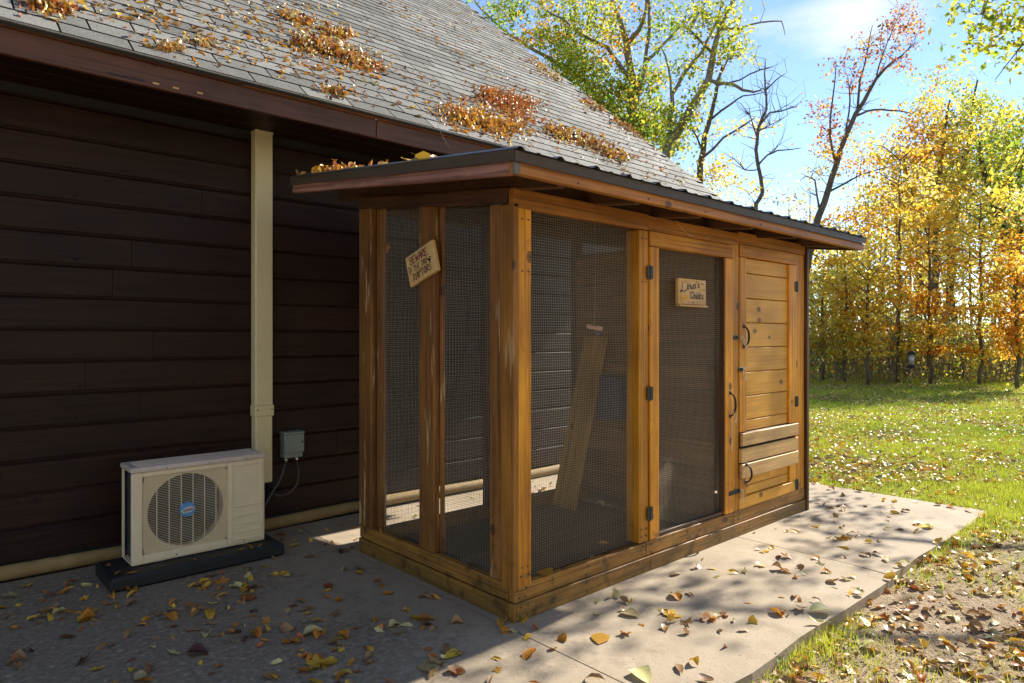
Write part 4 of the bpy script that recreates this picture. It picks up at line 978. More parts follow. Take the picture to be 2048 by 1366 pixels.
# random field of leaves
cands = []
def clus(x, y): return float(vnoise(np.array([x]), np.array([y]), 2.4, 12)[0]*.6+vnoise(np.array([x]), np.array([y]), 7, 13)[0]*.4)
tries = 0
while tries < 60000 and len(cands) < 4200:
    tries += 1
    d = 1.9+8.5*rl.random()**1.1; px_ = rl.uniform(-60, 2110); t = (px_-1024)/1344; x = CAM.x+d*(FX+t*RX); y = CAM.y+d*(FY+t*RY)
    if not (-.02 < (0 - -1)): continue
    if -.06 < x < 3.03 and -.03 < y < 1.42 and not (.1 < x < 1.8 and .1 < y < 1.3 and rl.random() < .12): continue
    if y > 2.1 and x < 4.4: continue
    if -1.28 < x < -.36 and 1.6 < y < 2.1: continue
    inside = x < 3.96 and y > -.93; q = ndc((x, y, 0))
    if q[1] > 1420: continue
    cl = clus(x, y)
    if inside: pr = (.10 if x < 0 else .066)*(2.6 if cl > .56 else .6)*(1.8 if x > 3 else 1)*(1.2 if x < -.3 and y < .8 else 1)
    else: pr = .42*(1.6 if cl > .5 else .8)
    if rl.random() < pr*(1 if d > 3 else 1): cands.append((q[2], x, y, inside))
cands.sort()
def zone(x, y, ins):
    q = ndc((x, y, 0)); row = ' near the bottom edge' if q[1] > 1285 else ''
    if 'floor' in '' : return ''
    if ins and x < 0: return (' at far left' if q[0] < 230 else ' below the outdoor unit' if q[0] < 560 else ' midway to the coop' if q[0] < 800 else ' close to the coop corner')+row
    if ins: return (' left of the slab joint' if x < 1.96 and y < -.5 else ' close to the coop base' if y > -.4 and x < 3 else ' at the patio front edge' if y < -.7 else ' right of the slab joint')+row
    return (' against the patio edge' if y > -1.15 else ' just beyond the patio edge' if y > -1.6 else ' at far right')+row
nind = 265; litter = []
for k, (d, x, y, ins) in enumerate(cands):
    i = rl.randrange(16); kd = KIND2[i]; size = {'lance': .075, 'ovate': .07, 'maple': .085}[kd]*(rl.uniform(.5, 1.25) if ins and x < 0 else rl.uniform(.5, 1.15)); c = rl.choice(colw)
    if x > 0 and rl.random() < .45: c = rl.choice(('tan', 'pale', 'yellow'))
    if k < nind:
        where = ('on shaded concrete' if x < 0 else 'on sunlit concrete') if ins else 'on bare earth'
        if -.06 < x < 3 and 0 < y < 1.4: where = 'on the coop floor behind the mesh'
        o = put_leaf(x, y, size, c, i, rl, .24, .06 if 'floor' in where else None)
        where += zone(x, y, ins)
        tag(o, '%s %s leaf %s' % (LFK[kd], NAMEC[c], where), 'leaf', '%s %s leaves %s' % (LFK[kd], NAMEC[c], where))
    else: litter.append((x, y, surf(x, y) if not (-.06 < x < 3 and 0 < y < 1.4) else .06, size, c, i))
def np_leaf(i):
    me = base_leaf[i]; v = np.array([tuple(q.co) for q in me.vertices]); f = [tuple(p_.vertices) for p_ in me.polygons]
    f3 = []
    for q in f:
        f3.append(q[:3]); 
        if len(q) == 4: f3.append((q[0], q[2], q[3]))
    return v, np.array(f3)
LOW = []
for sd in range(5):
    r0 = random.Random(sd); b = r0.uniform(-.25, .3); cpp = r0.uniform(.05, .25); wv = r0.uniform(.17, .33)
    LOW.append((np.array([(-.5, 0, b*.5), (-.15, -wv, cpp), (-.1, 0, 0), (-.15, wv, cpp*r0.uniform(.3, 1.4)), (.25, -wv*.7, cpp*.8+.03), (.25, wv*.7, cpp*.6), (.5, 0, b), (.1, 0, .0)]), np.array([(0, 1, 2), (0, 2, 3), (1, 4, 7), (1, 7, 2), (2, 7, 3), (3, 7, 5), (4, 6, 7), (7, 6, 5)])))
def litter_obj(name, items, label, cat, parent=None, hi=False, rs=np.random.RandomState(5), tilt=.35):
    Vs, Fs, Cs = [], [], []; off = 0; items = list(items)
    groups = {}
    for it in items: groups.setdefault(it[5] % (16 if hi else 5), []).append(it)
    for g_, its in groups.items():
        tv, tf = np_leaf(g_) if hi else LOW[g_]; n = len(its)
        pos = np.array([(a[0], a[1], a[2]) for a in its]); sz = np.array([a[3] for a in its])
        cc_ = np.array([LEAFCOL[a[4]] for a in its])*(.65+.6*rs.rand(n, 1))
        V, F, c = scatter(tv, tf, pos, randrot(n, tilt, rs), sz, cc_); Vs.append(V); Fs.append(F+off); Cs.append(c); off += len(V)
    o = obj(name, npmesh(np.vstack(Vs), np.vstack(Fs), np.vstack(Cs), smooth=hi), M_litter, parent); return tag(o, label, cat, None, 'stuff')
litter_obj('leaf_litter', [l for l in litter if l[0] < 3.96 and l[1] > -.93], 'smaller scattered fallen leaves on the far part of the concrete patio', 'leaves', hi=True)
litter_obj('leaf_litter', [l for l in litter if not (l[0] < 3.96 and l[1] > -.93)], 'mixed fallen leaves carpeting the earth and lawn beside the patio', 'leaves', hi=True)
rs3 = np.random.RandomState(8); X, Y, D = sample_view(42000, 6.0, 23, 1590, 2110, 1.3, rs3)
dn = vnoise(X, Y, .8, 21)*.6+vnoise(X, Y, 3.1, 22)*.4; kp = (~hidden(X, Y)) & (rs3.rand(len(X)) < np.clip((dn-.25)*1.5, .05, 1)*.55)
cl_ = ['pale', 'pale', 'yellow', 'orange', 'pale', 'tan', 'tan']
litter_obj('leaf_litter', [(x, y, float(gz(x, y))+.02, rs3.uniform(.05, .10), cl_[rs3.randint(7)], rs3.randint(5)) for x, y in zip(X[kp], Y[kp])], 'pale and yellow fallen leaves spread over the sunlit lawn', 'leaves')
# crumbs of earth on dirt: small stones
rs4 = np.random.RandomState(3); X, Y, D = sample_view(5000, 1.9, 6, 1250, 2110, 1.2, rs4); kp = ~hidden(X, Y)
ico = np.array([(1, 0, 0), (-1, 0, 0), (0, 1, 0), (0, -1, 0), (0, 0, .7), (0, 0, -.7)]); icf = np.array([(0, 2, 4), (2, 1, 4), (1, 3, 4), (3, 0, 4), (2, 0, 5), (1, 2, 5), (3, 1, 5), (0, 3, 5)])
X, Y = X[kp], Y[kp]; n = len(X); V, F, c = scatter(ico, icf, np.stack([X, Y, gz(X, Y)+.001], 1), randrot(n, None, rs4), .002+.006*rs4.rand(n)**2, np.array([.25, .20, .15])*(.5+rs4.rand(n, 1)))
tag(obj('gravel', npmesh(V, F, c), M_litter), 'small pebbles and earth crumbs on the bare ground beside the patio', 'gravel', None, 'stuff')
# ---- leaves on roofs
rr_ = random.Random(9)
def pile_house(label, segs, n, spread, hgt=.06, cols=('rust', 'orange', 'orange', 'tan', 'yellow', 'dark', 'pale')):
    items = []
    for _ in range(n):
        (x0, y0), (x1, y1) = rr_.choice(segs); u = rr_.random(); k_ = rr_.choice((1, 1, 2.6)); px_ = x0+(x1-x0)*u+rr_.gauss(0, spread*k_); py_ = y0+(y1-y0)*u+rr_.gauss(0, spread*.45*k_)
        x, s_ = roofhit(px_, py_)
        if s_ < .02 or x > 4.55 or s_ > 7: continue
        hh = .012+abs(rr_.gauss(0, 1))*hgt*.5/k_**2; p = rp(x, s_, hh); items.append((p.x, p.y, p.z, rr_.uniform(.03, .058), rr_.choice(cols), rr_.randrange(5)))
    return litter_obj('leaf_pile', items, label, 'leaf pile', tilt=1.0)
pile_house('long dense pile of orange leaves lodged on the left half of the shingle roof', [((600, 85), (655, 105)), ((640, 95), (755, 140))], 1054, 9)
pile_house('largest heap of orange leaves on the roof above the coop corner, lower yellow part', [((890, 222), (1000, 262)), ((930, 235), (1040, 262))], 1054, 12, cols=('orange', 'yellow', 'orange', 'tan'))
pile_house('reddish upper heap of leaves on the roof above the coop corner', [((965, 185), (1050, 240)), ((975, 190), (1060, 215))], 1020, 14, cols=('rust', 'tan', 'orange', 'rust'))
pile_house('pile of orange leaves on the roof just behind the ribbed metal edge', [((1095, 258), (1170, 285)), ((1165, 280), (1250, 322))], 884, 8)
pile_house('ragged leaf pile near the top middle of the roof', [((570, 30), (615, 50)), ((650, 60), (700, 75))], 391, 9, .04)
pile_house('small leaf pile at the top left of the roof', [((60, 8), (140, 22))], 221, 8, .04)
pile_house('leaves caught along the right roof edge below the green tree', [((1255, 255), (1340, 305)), ((1225, 240), (1290, 275))], 442, 5, .05)
pile_house('leaves caught along the upper right roof edge', [((1060, 120), (1120, 165)), ((1170, 200), (1200, 222))], 340, 6, .04)
pile_house('small clump of leaves on the lower shingles above the eave joint', [((655, 180), (685, 190))], 85, 7, .03)
pile_house('clump of leaves near the eave above the pipe cover', [((310, 92), (360, 100)), ((400, 85), (420, 90))], 136, 8, .03, ('tan', 'orange', 'pale'))
items = []
for _ in range(4200):
    px_ = rr_.uniform(0, 1420); py_ = rr_.uniform(-10, 370); 
    try: x, s_ = roofhit(px_, py_)
    except Exception: continue
    if s_ < .03 or s_ > 7 or x > 4.55 or x < -3: continue
    if vnoise(np.array([x]), np.array([s_]), 1.3, 31)[0]+rr_.random()*.5 < .72: continue
    p = rp(x, s_, .014); items.append((p.x, p.y, p.z, rr_.uniform(.025, .062), rr_.choice(('orange', 'tan', 'yellow', 'tan', 'pale', 'orange', 'tan')), rr_.randrange(5)))
litter_obj('leaf_scatter', items, 'dry leaves scattered singly over the shingle roof', 'leaves', tilt=.55)
items = []
for _ in range(420):
    x = rr_.uniform(-.25, .1)+abs(rr_.gauss(0, .15)); y = rr_.gauss(1.42, .13); y = min(1.70, max(1.1, y)); items.append((x, y, RF(y)+.02+abs(rr_.gauss(0, .03)), rr_.uniform(.04, .08), rr_.choice(('rust', 'orange', 'orange', 'tan', 'yellow')), rr_.randrange(5)))
litter_obj('leaf_pile', items, 'pile of orange leaves at the high back corner of the metal coop roof', 'leaf pile', tilt=1.0)
items = [(rr_.uniform(-.26, 3.2), rr_.choice((rr_.uniform(-.2, 1.7), rr_.uniform(.9, 1.7))), 0, rr_.uniform(.04, .08), rr_.choice(('tan', 'orange', 'yellow')), rr_.randrange(5)) for _ in range(260)]
items = [(a, b_, RF(b_)+.018, c, d, e) for a, b_, _, c, d, e in items]
litter_obj('leaf_scatter', items, 'scattered leaves lying on the ribbed metal coop roof', 'leaves', tilt=.5)
for k, (y, c) in enumerate(((.42, 'pale'), (.36, 'yellow'), (.50, 'yellow'))):
    tag(put_leaf(-.235, y, .10, c, 16+k, rl, .5, RF(y)+.02), ('pale leaf', 'flat yellow leaf', 'curled yellow leaf')[k]+' on the left edge of the metal coop roof', 'leaf')
# ---------------------------------------------------------------- trees
PAL = {
 'green': [(.16, .26, .03), (.24, .36, .04), (.32, .42, .05), (.48, .48, .05), (.55, .36, .04)],
 'ygreen': [(.38, .44, .05), (.60, .56, .07), (.72, .60, .07), (.28, .38, .04)],
 'yellow': [(.90, .68, .09), (.90, .60, .06), (.88, .74, .22), (.84, .52, .05), (.72, .68, .12)],
 'orange': [(.86, .48, .04), (.82, .36, .03), (.88, .58, .06), (.66, .26, .03)],
 'rusty': [(.42, .14, .05), (.55, .26, .05), (.32, .09, .05), (.62, .38, .06)],
 'under': [(.70, .52, .07), (.40, .46, .06), (.70, .38, .06), (.42, .28, .14), (.78, .60, .08), (.48, .20, .09)],
}
QV = np.array([(-.5, 0, .0), (-.05, -.30, .08), (.5, 0, -.02), (-.05, .30, .08)]); QF = np.array([(0, 1, 2), (0, 2, 3)])
def leafcloud(name, centers, sig, npc, size, pal, parent, rs, flat=.6, label=None):
    C_ = np.repeat(np.array(centers), npc, axis=0); n = len(C_); s_ = np.array(sig).reshape(-1, 1) if not np.isscalar(sig) else sig
    if not np.isscalar(sig): s_ = np.repeat(s_, npc, axis=0)
    pos = C_ + rs.randn(n, 3)*np.array([1, 1, flat])*s_
    pc = np.array(PAL[pal]); cid = np.repeat(rs.randint(0, len(pc), len(centers)), npc); mixm = rs.rand(n) < .45; cid[mixm] = rs.randint(0, len(pc), mixm.sum())
    colr = pc[cid]*(.6+.65*rs.rand(n, 1))
    V, F, c = scatter(QV, QF, pos, randrot(n, .75, rs), size*(.6+.8*rs.rand(n)), colr)
    return obj(name, npmesh(V, F, c), M_leaf, parent, None, label)
def tree(name, label, d, guides, clumps, size, mat, pal, seed, cat='tree', twr=.012, npc=26, bare=0, group=None, sigf=.24, flat=.55, thin=.72):
    """guides: polylines [(px,py,radius_m)], first = trunk; clumps: (px,py,r_px,nsub,palette?)"""
    rs = np.random.RandomState(seed); rp_ = random.Random(seed)
    G_ = []; tb = TB(); allp = []
    for gi, gd in enumerate(guides):
        dd = d; pts = []; ph = rp_.uniform(-1, 1)
        for k, q in enumerate(gd):
            depth = d + (0 if gi == 0 else ph*.05*d*(k/(len(gd)))) + (q[3] if len(q) > 3 else 0)
            pts.append((P(q[0], q[1], depth), q[2]))
        dens = []
        for (a, ra), (b_, rb_) in zip(pts, pts[1:]):
            m = max(2, int((b_-a).length/.35))
            for k in range(m):
                u = k/m; w_ = (b_-a).length*.03
                dens.append((a.lerp(b_, u)+Vector((rp_.uniform(-w_, w_), rp_.uniform(-w_, w_), rp_.uniform(-w_, w_)))*(1 if u else 0), ra+(rb_-ra)*u))
        dens.append(pts[-1]); tb.tube([q[0] for q in dens], [q[1]*thin for q in dens], 8 if gi == 0 else 6); allp += dens
    root = P(guides[0][0][0], guides[0][0][1], d); 
    E_ = empty(name, root, label, cat, group)
    A = np.array([tuple(q[0]) for q in allp]); AR = [q[1] for q in allp]
    cents = {}
    for cl in clumps:
        x, y, r_, ns = cl[:4]; pl = cl[4] if len(cl) > 4 else pal; rm = r_/1344*d
        for _ in range(ns):
            q = P(x+rp_.gauss(0, r_*.55), y+rp_.gauss(0, r_*.5), d+rp_.gauss(0, min(rm*.8, 2.0)))
            cents.setdefault(pl, []).append(tuple(q))
    # twigs from the nearest limb
    flatc = [c_ for v_ in cents.values() for c_ in v_]
    rp_.shuffle(flatc)
    for q in flatc:
        Q = np.array(q); dist = np.linalg.norm(A-Q, axis=1)+np.maximum(0, A[:, 2]-Q[2])*.6; k = int(dist.argmin()); a = Vector(A[k]); b_ = Vector(q); L = (b_-a).length
        if L < .05: continue
        m1 = a.lerp(b_, .4)+Vector((rp_.gauss(0, .07), rp_.gauss(0, .07), rp_.gauss(.05, .06)))*L; m2 = a.lerp(b_, .75)+Vector((rp_.gauss(0, .06), rp_.gauss(0, .06), rp_.gauss(.04, .05)))*L
        r0 = min(AR[k]*.6, twr*(.6+L*.25)); tb.tube([a, m1, m2, b_], [r0, r0*.7, r0*.45, r0*.25], 4, cap=False)
        A = np.vstack([A, np.array([tuple(m1), tuple(m2)])]); AR += [r0*.7, r0*.45]
    # bare twiglets
    for _ in range(bare):
        k = rp_.randrange(len(A)); a = Vector(A[k]); L = rp_.uniform(.3, 1.1); dr = Vector((rp_.gauss(0, 1), rp_.gauss(0, 1), abs(rp_.gauss(.7, .5)))).normalized()
        b_ = a+dr*L*.5; c_ = b_+(dr+Vector((rp_.gauss(0, .4), rp_.gauss(0, .4), rp_.gauss(0, .4)))).normalized()*L*.5; r0 = min(AR[k]*.5, .012)
        tb.tube([a, b_, c_], [r0, r0*.6, r0*.3], 4, cap=False)
    obj('trunk', tb.mesh(), mat, E_)
    for k, (pl, cs) in enumerate(cents.items()):
        leafcloud('crown', cs, sigf*(d/20)**.5, npc, size, pl, E_, rs, flat)
    return E_
# trunks are rooted in the ground (y ~ 765-775 at these depths)
tree('oak_tree', 'tall green and yellow leaved tree standing behind the right roof edge', 23,
 [[(1268, 752, .30), (1266, 500, .27), (1263, 300, .22), (1263, 150, .19), (1254, 86, .17), (1240, 40, .12), (1222, -5, .09), (1195, -60, .06)],
  [(1254, 88, .13), (1278, 60, .10), (1292, 20, .07), (1296, -40, .05)], [(1262, 160, .12), (1215, 95, .09), (1165, 70, .07), (1125, 38, .05), (1090, 20, .03)],
  [(1264, 260, .13), (1150, 150, .10), (1091, 112, .09), (1050, 90, .08), (1018, 69, .06), (985, 40, .05), (953, 8, .04), (935, -20, .03)],
  [(1266, 230, .12), (1290, 125, .10), (1299, 60, .08), (1298, -30, .05)], [(1290, 125, .09), (1330, 85, .07), (1353, 60, .06), (1392, 26, .05), (1385, -5, .03)]],
 [(1000, 25, 50, 16), (1060, 10, 70, 30), (1150, 20, 80, 40, 'ygreen'), (1230, 30, 60, 22, 'ygreen'), (1310, 40, 55, 20), (1120, 90, 60, 34), (1190, 110, 60, 26, 'ygreen'), (1150, 170, 60, 60), (1230, 190, 70, 90), (1290, 240, 50, 70), (1200, 240, 50, 44), (1330, 280, 30, 20), (1080, 70, 50, 18, 'orange'), (1300, 150, 50, 26), (1210, 60, 120, 18, 'orange'), (1140, 130, 50, 24), (1250, 300, 60, 50)],
 .13, M_barkg, 'green', 1, npc=30)
tree('leaning_tree', 'tall leaning tree with forked limbs and thin green leaves beside the roof edge', 20,
 [[(1325, 758, .22), (1326, 560, .20), (1328, 400, .19), (1333, 300, .18), (1383, 215, .165), (1417, 160, .15), (1428, 99, .12), (1440, 55, .09), (1458, 18, .07), (1475, -30, .05)],
  [(1338, 292, .10), (1344, 190, .09), (1366, 150, .08), (1405, 103, .07), (1436, 40, .05), (1446, -20, .04)], [(1344, 220, .06), (1341, 160, .05), (1330, 110, .04), (1322, 95, .02)],
  [(1417, 160, .08), (1440, 166, .07), (1465, 168, .07), (1485, 180, .06), (1508, 184, .045), (1522, 181, .03)], [(1440, 60, .05), (1482, 56, .04), (1520, 45, .035), (1563, 42, .028), (1570, 70, .012)], [(1428, 110, .06), (1380, 60, .05), (1400, 20, .04), (1425, -15, .03)],
  [(1460, 20, .06), (1478, -10, .04)], [(1430, 168, .05), (1455, 120, .035), (1495, 90, .02)]],
 [(1420, 20, 45, 22, 'ygreen'), (1390, 60, 40, 12, 'ygreen'), (1455, 80, 38, 20, 'ygreen'), (1420, 120, 45, 16), (1370, 130, 30, 8, 'ygreen'), (1390, 200, 35, 12, 'ygreen'), (1360, 250, 32, 18), (1335, 230, 30, 16), (1465, 20, 30, 8, 'ygreen'), (1480, 100, 25, 5, 'ygreen'), (1350, 300, 30, 12, 'ygreen')],
 .12, M_barkg, 'green', 2, npc=22, bare=70)
tree('half_bare_tree', 'half bare tree with yellow leaves on its low branches between roof and dead tree', 21,
 [[(1395, 755, .16), (1398, 500, .15), (1400, 357, .14), (1409, 275, .12), (1424, 223, .09), (1436, 163, .075), (1445, 130, .05)], [(1402, 318, .07), (1447, 275, .05), (1490, 249, .04), (1510, 235, .02)],
  [(1420, 240, .06), (1465, 206, .045), (1485, 192, .03), (1530, 184, .02)], [(1436, 170, .05), (1480, 160, .035), (1520, 140, .03), (1547, 132, .015)], [(1404, 300, .05), (1380, 250, .035), (1395, 200, .02)]],
 [(1425, 335, 30, 14), (1440, 345, 28, 10), (1480, 260, 35, 7), (1520, 250, 25, 4), (1450, 380, 40, 10), (1395, 250, 25, 5, 'ygreen'), (1500, 385, 40, 6)], .11, M_bark, 'yellow', 3, npc=20, bare=90)
tree('dead_tree', 'thin bare dead tree standing against the open sky above the coop roof', 19,
 [[(1500, 768, .11), (1505, 560, .10), (1512, 408, .085), (1525, 385, .08), (1512, 301, .07), (1516, 258, .06), (1533, 219, .05), (1530, 170, .035), (1529, 150, .03), (1531, 118, .015)],
  [(1516, 330, .04), (1535, 310, .035), (1555, 301, .03), (1602, 296, .015)], [(1518, 252, .04), (1540, 225, .035), (1563, 222, .03), (1590, 214, .015)], [(1532, 180, .03), (1552, 160, .025), (1574, 145, .012)],
  [(1512, 340, .03), (1490, 340, .025), (1470, 320, .015)], [(1514, 275, .03), (1500, 230, .025), (1480, 205, .012)], [(1516, 262, .03), (1540, 250, .02), (1575, 230, .012), (1573, 195, .008)]],
 [(1500, 385, 30, 4), (1580, 400, 40, 6)], .09, M_bark, 'yellow', 4, npc=12, bare=130)
tree('sparse_red_tree', 'tall leaning tree with sparse rusty red leaves left of the golden wood', 18,
 [[(1572, 768, .13), (1596, 600, .125), (1637, 433, .13), (1658, 375, .115), (1681, 298, .10), (1711, 228, .085), (1752, 158, .06), (1790, 120, .04), (1804, 111, .03), (1830, 85, .02)],
  [(1711, 232, .05), (1735, 222, .04), (1763, 219, .035), (1800, 222, .025), (1825, 228, .012)], [(1672, 330, .05), (1660, 270, .04), (1665, 200, .03), (1672, 130, .015)], [(1715, 220, .05), (1720, 160, .04), (1735, 100, .025), (1745, 50, .012)],
  [(1690, 280, .04), (1700, 200, .03), (1695, 150, .015)], [(1640, 425, .04), (1630, 360, .03), (1612, 352, .02), (1600, 362, .01)], [(1752, 158, .03), (1765, 110, .025), (1785, 60, .015), (1800, 20, .01)], [(1655, 385, .05), (1720, 350, .03), (1790, 330, .02)]],
 [(1650, 220, 30, 16), (1670, 260, 30, 14), (1690, 130, 30, 10), (1740, 90, 35, 14), (1780, 60, 40, 16), (1815, 60, 35, 12), (1820, 30, 35, 10), (1790, 120, 35, 10), (1720, 170, 35, 9), (1650, 300, 28, 12, 'orange'), (1640, 340, 30, 12, 'yellow'), (1700, 320, 40, 18, 'orange'), (1740, 290, 35, 12, 'yellow'), (1840, 145, 30, 4)],
 .09, M_bark, 'rusty', 5, npc=13, bare=260, sigf=.17)
sap = 0
def sapling(x, top, d, label, seed, pal='yellow', lean=0, dens=1.0, wdt=55):
    base = P(x, 765, d); g_ = [(x, 1344*1.36/d+673, .07), (x+lean*.3, 640, .06), (x+lean*.6, (640+top)/2, .045), (x+lean, top+20, .02)]
    gs = [g_]; cl = []; r_ = random.Random(seed)
    for k in range(9):
        u = k/8; y = top+ (700-top)*u; w_ = wdt*(.45+.75*math.sin(math.pi*min(1, u+.25))); xx = x+lean*(1-u)
        for sd in (-1, 1):
            gs.append([(xx, y+20, .025), (xx+sd*w_*.5, y-5+r_.uniform(-10, 5), .015), (xx+sd*w_, y-15+r_.uniform(-15, 10), .006)])
            cl.append((xx+sd*w_*.65, y+r_.uniform(-15, 10), w_*.45, int(6.2*dens), r_.choice((pal, 'yellow', 'yellow', 'orange', 'orange'))))
        cl.append((xx, y, w_*.6, int(4.5*dens), pal))
    return tree('maple_sapling', label, d, gs, cl, .11, M_bark, pal, seed, npc=20, group='young maples along the wood edge', flat=.28, sigf=.21)
sapling(1690, 450, 18.5, 'slim golden maple nearest the right end of the coop', 11, wdt=50)
sapling(1795, 300, 19, 'straight slim yellow maple in the middle of the wood edge', 12, lean=5, wdt=70)
sapling(1735, 520, 17.8, 'short golden maple between the two slim straight ones', 13, dens=.8)
sapling(1645, 560, 19.5, 'low yellow maple half hidden by the coop end', 14, 'yellow', dens=.8, wdt=40)
sapling(1860, 420, 18.5, 'bushy orange maple left of the thick red brown trunk', 15, 'orange', wdt=60)
sapling(1960, 380, 18, 'wide yellow maple in front of the thick dark trunk', 16, 'yellow', wdt=75, dens=1.1)
sapling(2035, 520, 16.5, 'low orange maple at the right picture edge', 17, 'orange', wdt=60)
tree('forest_tree', 'tall yellow green tree with a thick red brown trunk in the wood', 24,
 [[(1876, 750, .22), (1874, 600, .20), (1870, 450, .17), (1880, 330, .13), (1890, 250, .08), (1900, 200, .04)], [(1872, 500, .08), (1830, 400, .05), (1800, 300, .03)], [(1876, 420, .08), (1930, 320, .05), (1960, 260, .03)], [(1880, 330, .05), (1850, 260, .03), (1840, 220, .015)]],
 [(1880, 230, 50, 30, 'yellow'), (1840, 280, 55, 44, 'orange'), (1920, 290, 55, 36, 'yellow'), (1800, 340, 50, 40, 'yellow'), (1870, 360, 70, 50, 'yellow'), (1950, 360, 60, 34, 'ygreen'), (1810, 430, 60, 40, 'orange'), (1900, 470, 80, 50, 'yellow'), (1760, 400, 50, 26, 'yellow')], .13, M_bark, 'yellow', 21, npc=26, bare=60)
tree('forest_tree', 'tall dark stemmed tree with yellow green crown right of the wood centre', 26,
 [[(1916, 748, .26), (1908, 680, .24), (1901, 600, .2), (1905, 480, .17), (1925, 350, .13), (1945, 230, .08), (1955, 160, .04)], [(1905, 450, .08), (1860, 350, .05), (1840, 250, .03)], [(1915, 380, .07), (1980, 280, .05), (2010, 200, .03)]],
 [(1950, 200, 55, 34), (1900, 260, 50, 26), (2000, 260, 60, 40), (1960, 320, 60, 36), (2020, 350, 60, 36, 'green'), (1930, 420, 60, 34), (1990, 450, 70, 40, 'green'), (1880, 170, 40, 10)], .14, M_barkd, 'ygreen', 22, npc=26, bare=60)
tree('forest_tree', 'large dark trunked tree with green yellow leaves at the right picture edge', 21,
 [[(2075, 765, .26), (2062, 680, .24), (2039, 575, .22), (2015, 486, .19), (1985, 400, .15), (1968, 345, .11), (1958, 280, .07)], [(2025, 530, .1), (2060, 420, .08), (2080, 300, .05)], [(2000, 440, .07), (2040, 350, .05), (2060, 260, .03)]],
 [(2010, 300, 60, 30), (2060, 380, 60, 34, 'green'), (2030, 440, 50, 28, 'green'), (1980, 330, 45, 18), (2070, 250, 60, 26), (2075, 520, 50, 30, 'green'), (2030, 480, 30, 8, 'rusty')], .13, M_barkd, 'ygreen', 23, npc=26, bare=50)
# near tree right of the picture: its boughs hang in from the upper right and dapple the patio
tree('overhanging_tree', 'near tree whose yellow green boughs hang in from the upper right corner', 8.2,
 [[(2760, 895, .20), (2750, 500, .18), (2720, 150, .15), (2660, -150, .11), (2560, -400, .06)], [(2710, 100, .08), (2480, -80, .06), (2250, -120, .05), (2100, -140, .03), (1990, -60, .018), (1965, 30, .006)], [(2690, 0, .07), (2450, 20, .05), (2230, 40, .04), (2120, 60, .025), (2045, 90, .012), (1990, 160, .005)],
  [(2730, 240, .07), (2480, 215, .05), (2260, 230, .04), (2130, 260, .022), (2050, 300, .012), (2010, 370, .006)], [(2660, -150, .07), (2400, -250, .05), (2200, -300, .04), (2000, -350, .02)], [(2720, 150, .06), (2800, -50, .04), (2860, -150, .02)]],
 [(1960, 20, 35, 8), (2000, 60, 32, 9), (2020, -20, 40, 12), (1935, 60, 24, 3), (2045, 110, 25, 6), (1955, 95, 24, 3), (2055, 40, 25, 7), (2100, 0, 60, 14), (2030, 380, 22, 5, 'yellow'), (2050, 340, 25, 5, 'ygreen'), (2150, 60, 60, 12), (2150, 250, 60, 10), (2300, -200, 100, 8), (2500, -350, 140, 14), (2700, -250, 140, 14)],
 .085, M_bark, 'ygreen', 31, npc=15, bare=60, sigf=.24)
# ---- the far wood: one mass of stems, twigs and leaves, and the brush below it
rs = np.random.RandomState(77); cents = []; sg = []
tb = TB(); rq = random.Random(77)
for k in range(46):
    d = rq.uniform(26, 46); x = rq.uniform(1560, 2160); topy = max(150, {0: 480}.get(0)-.42*(x-1560)+rq.uniform(-70, 90)); b0 = P(x, 673, d); b0.z = -.4
    tp2 = P(x+rq.uniform(-20, 20), topy, d); mid = b0.lerp(tp2, .5)+Vector((rq.uniform(-.4, .4), rq.uniform(-.4, .4), 0)); r0 = rq.uniform(.05, .14); tb.tube([b0, mid, tp2], [r0, r0*.7, .02], 5)
    for j in range(26):
        u = rq.random()**.8; q = b0.lerp(tp2, .12+.85*u); L = 2.2*(1.15-u*.7); cents.append((q.x+rq.gauss(0, L*.6), q.y+rq.gauss(0, L*.6), q.z+rq.gauss(0, .7)))
o = obj('distant_wood', tb.mesh(), M_bark); tag(o, 'grey stems of the dense wood far behind the lawn', 'wood', None, 'stuff')
cents = np.array(cents); idx = rs.permutation(len(cents)); n3 = len(idx)//3
for nm, pl, sel in (('yellow and gold foliage mass of the wood far behind the lawn', 'yellow', idx[:int(1.5*n3)]), ('green foliage mass of the wood far behind the lawn', 'ygreen', idx[int(1.5*n3):int(2.4*n3)]), ('orange and brown foliage mass of the wood far behind the lawn', 'under', idx[int(2.4*n3):])):
    o = leafcloud('distant_foliage', cents[sel], .6, 16, .22, pl, None, rs, .5); tag(o, nm, 'foliage', None, 'stuff')
# brush along lawn edge
cs = []; tb = TB()
for k in range(420):
    d = rq.uniform(18.5, 25); x = rq.uniform(1560, 2150); q = P(x, 673, d); h = rq.uniform(.1, 1.8)*(1.0 if rq.random() < .7 else 1.5); cs.append((q.x, q.y, h*.8))
    tb.tube([(q.x, q.y, -.1), (q.x+rq.uniform(-.2, .2), q.y+rq.uniform(-.2, .2), h*.6), (q.x+rq.uniform(-.5, .5), q.y+rq.uniform(-.5, .5), h+.5)], [.012, .009, .004], 4, cap=False)
    for _ in range(2): a = rq.uniform(0, 6.28); tb.tube([(q.x, q.y, h*.3), (q.x+.5*math.cos(a), q.y+.5*math.sin(a), h+rq.uniform(0, .6))], [.008, .003], 4, cap=False)
tag(obj('brush', tb.mesh(), M_barkg), 'tangle of grey brown brush stems at the lawn edge', 'brush', None, 'stuff')
cs = np.array(cs); o = leafcloud('brush_foliage', cs[:260], .42, 34, .11, 'under', None, rs, .7); tag(o, 'mixed brown and yellow leaves of the low brush at the lawn edge', 'brush', None, 'stuff')
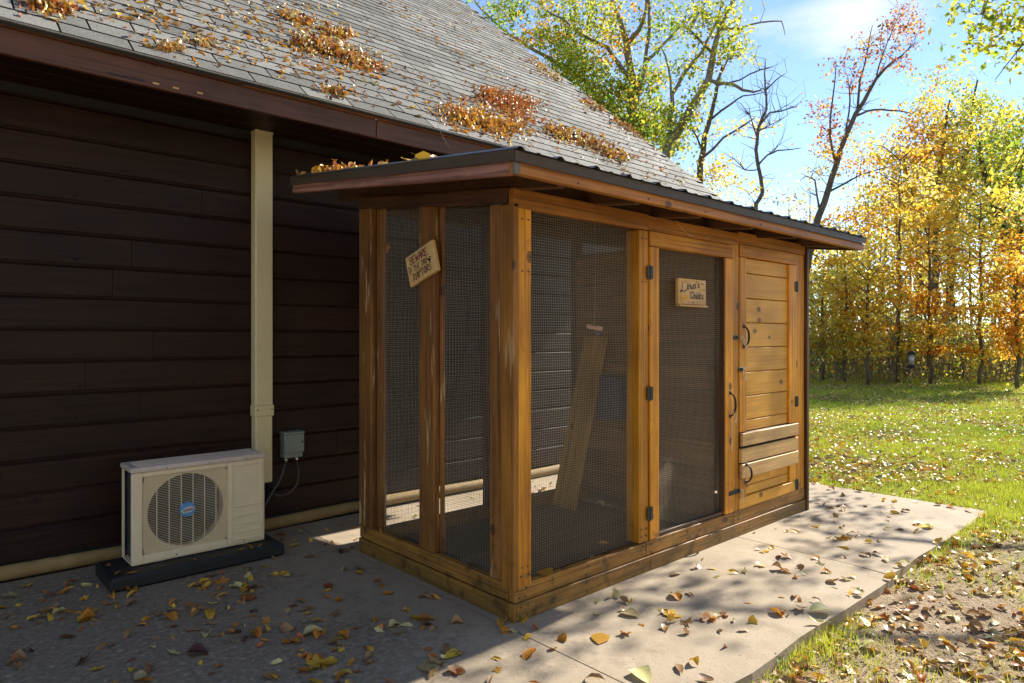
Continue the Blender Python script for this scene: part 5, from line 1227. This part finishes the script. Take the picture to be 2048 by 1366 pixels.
o = leafcloud('brush_foliage', cs[260:], .45, 34, .12, 'ygreen', None, rs, .7); tag(o, 'green leaves of the low brush at the lawn edge', 'brush', None, 'stuff')
# bird feeder on a pole at the lawn edge
bp = P(1823, 673, 16.8); bp.z = float(gz(bp.x, bp.y)); fe = empty('bird_feeder', bp, 'small cage bird feeder on a thin pole at the far lawn edge', 'bird feeder')
t = TB(); t.tube([bp, bp+Vector((0, 0, .75))], .008, 6); obj('pole', t.mesh(), M_box, fe)
t = TB(); t.tube([bp+Vector((0, 0, .52)), bp+Vector((0, 0, .60))], [.10, .10], 10); obj('tray', t.mesh(False), M_black, fe)
t = TB(); t.tube([bp+Vector((0, 0, .60)), bp+Vector((0, 0, .86))], [.06, .06], 10); obj('seed_tube', t.mesh(), M_silv, fe)
t = TB(); t.tube([bp+Vector((0, 0, .86)), bp+Vector((0, 0, .90)), bp+Vector((0, 0, .95))], [.12, .10, .02], 10); obj('roof', t.mesh(), M_black, fe)
t = TB()
for k in range(6): a = k*1.047; t.tube([bp+Vector((.1*math.cos(a), .1*math.sin(a), .6)), bp+Vector((.1*math.cos(a), .1*math.sin(a), .88))], .004, 4)
obj('cage_bars', t.mesh(), M_black, fe)

# unseen golden wood added behind camera to block blue sky and warm shade
rs = np.random.RandomState(99); cents = []; tb = TB(); rq = random.Random(99)
for k in range(50):
    a = rad(rq.uniform(188, 325)); R_ = rq.uniform(16, 27); x, y = 2+R_*math.cos(a), -1+R_*math.sin(a); h = rq.uniform(8, 14)
    tb.tube([(x, y, -.1), (x+rq.uniform(-.5, .5), y+rq.uniform(-.5, .5), h*.55), (x+rq.uniform(-1, 1), y, h)], [.16, .1, .02], 5)
    for j in range(26): u = rq.random(); cents.append((x+rq.gauss(0, 1.7), y+rq.gauss(0, 1.7), h*(.15+.85*u)))
o = obj('added_unseen_wood', tb.mesh(), M_bark); tag(o, 'stems of an unseen golden wood added outside the picture to warm the shade', 'wood', None, 'stuff')
o = leafcloud('added_unseen_foliage', np.array(cents), .75, 13, .40, 'yellow', None, rs, .6); tag(o, 'golden foliage of an unseen wood added outside the picture to warm the shade', 'foliage', None, 'stuff')
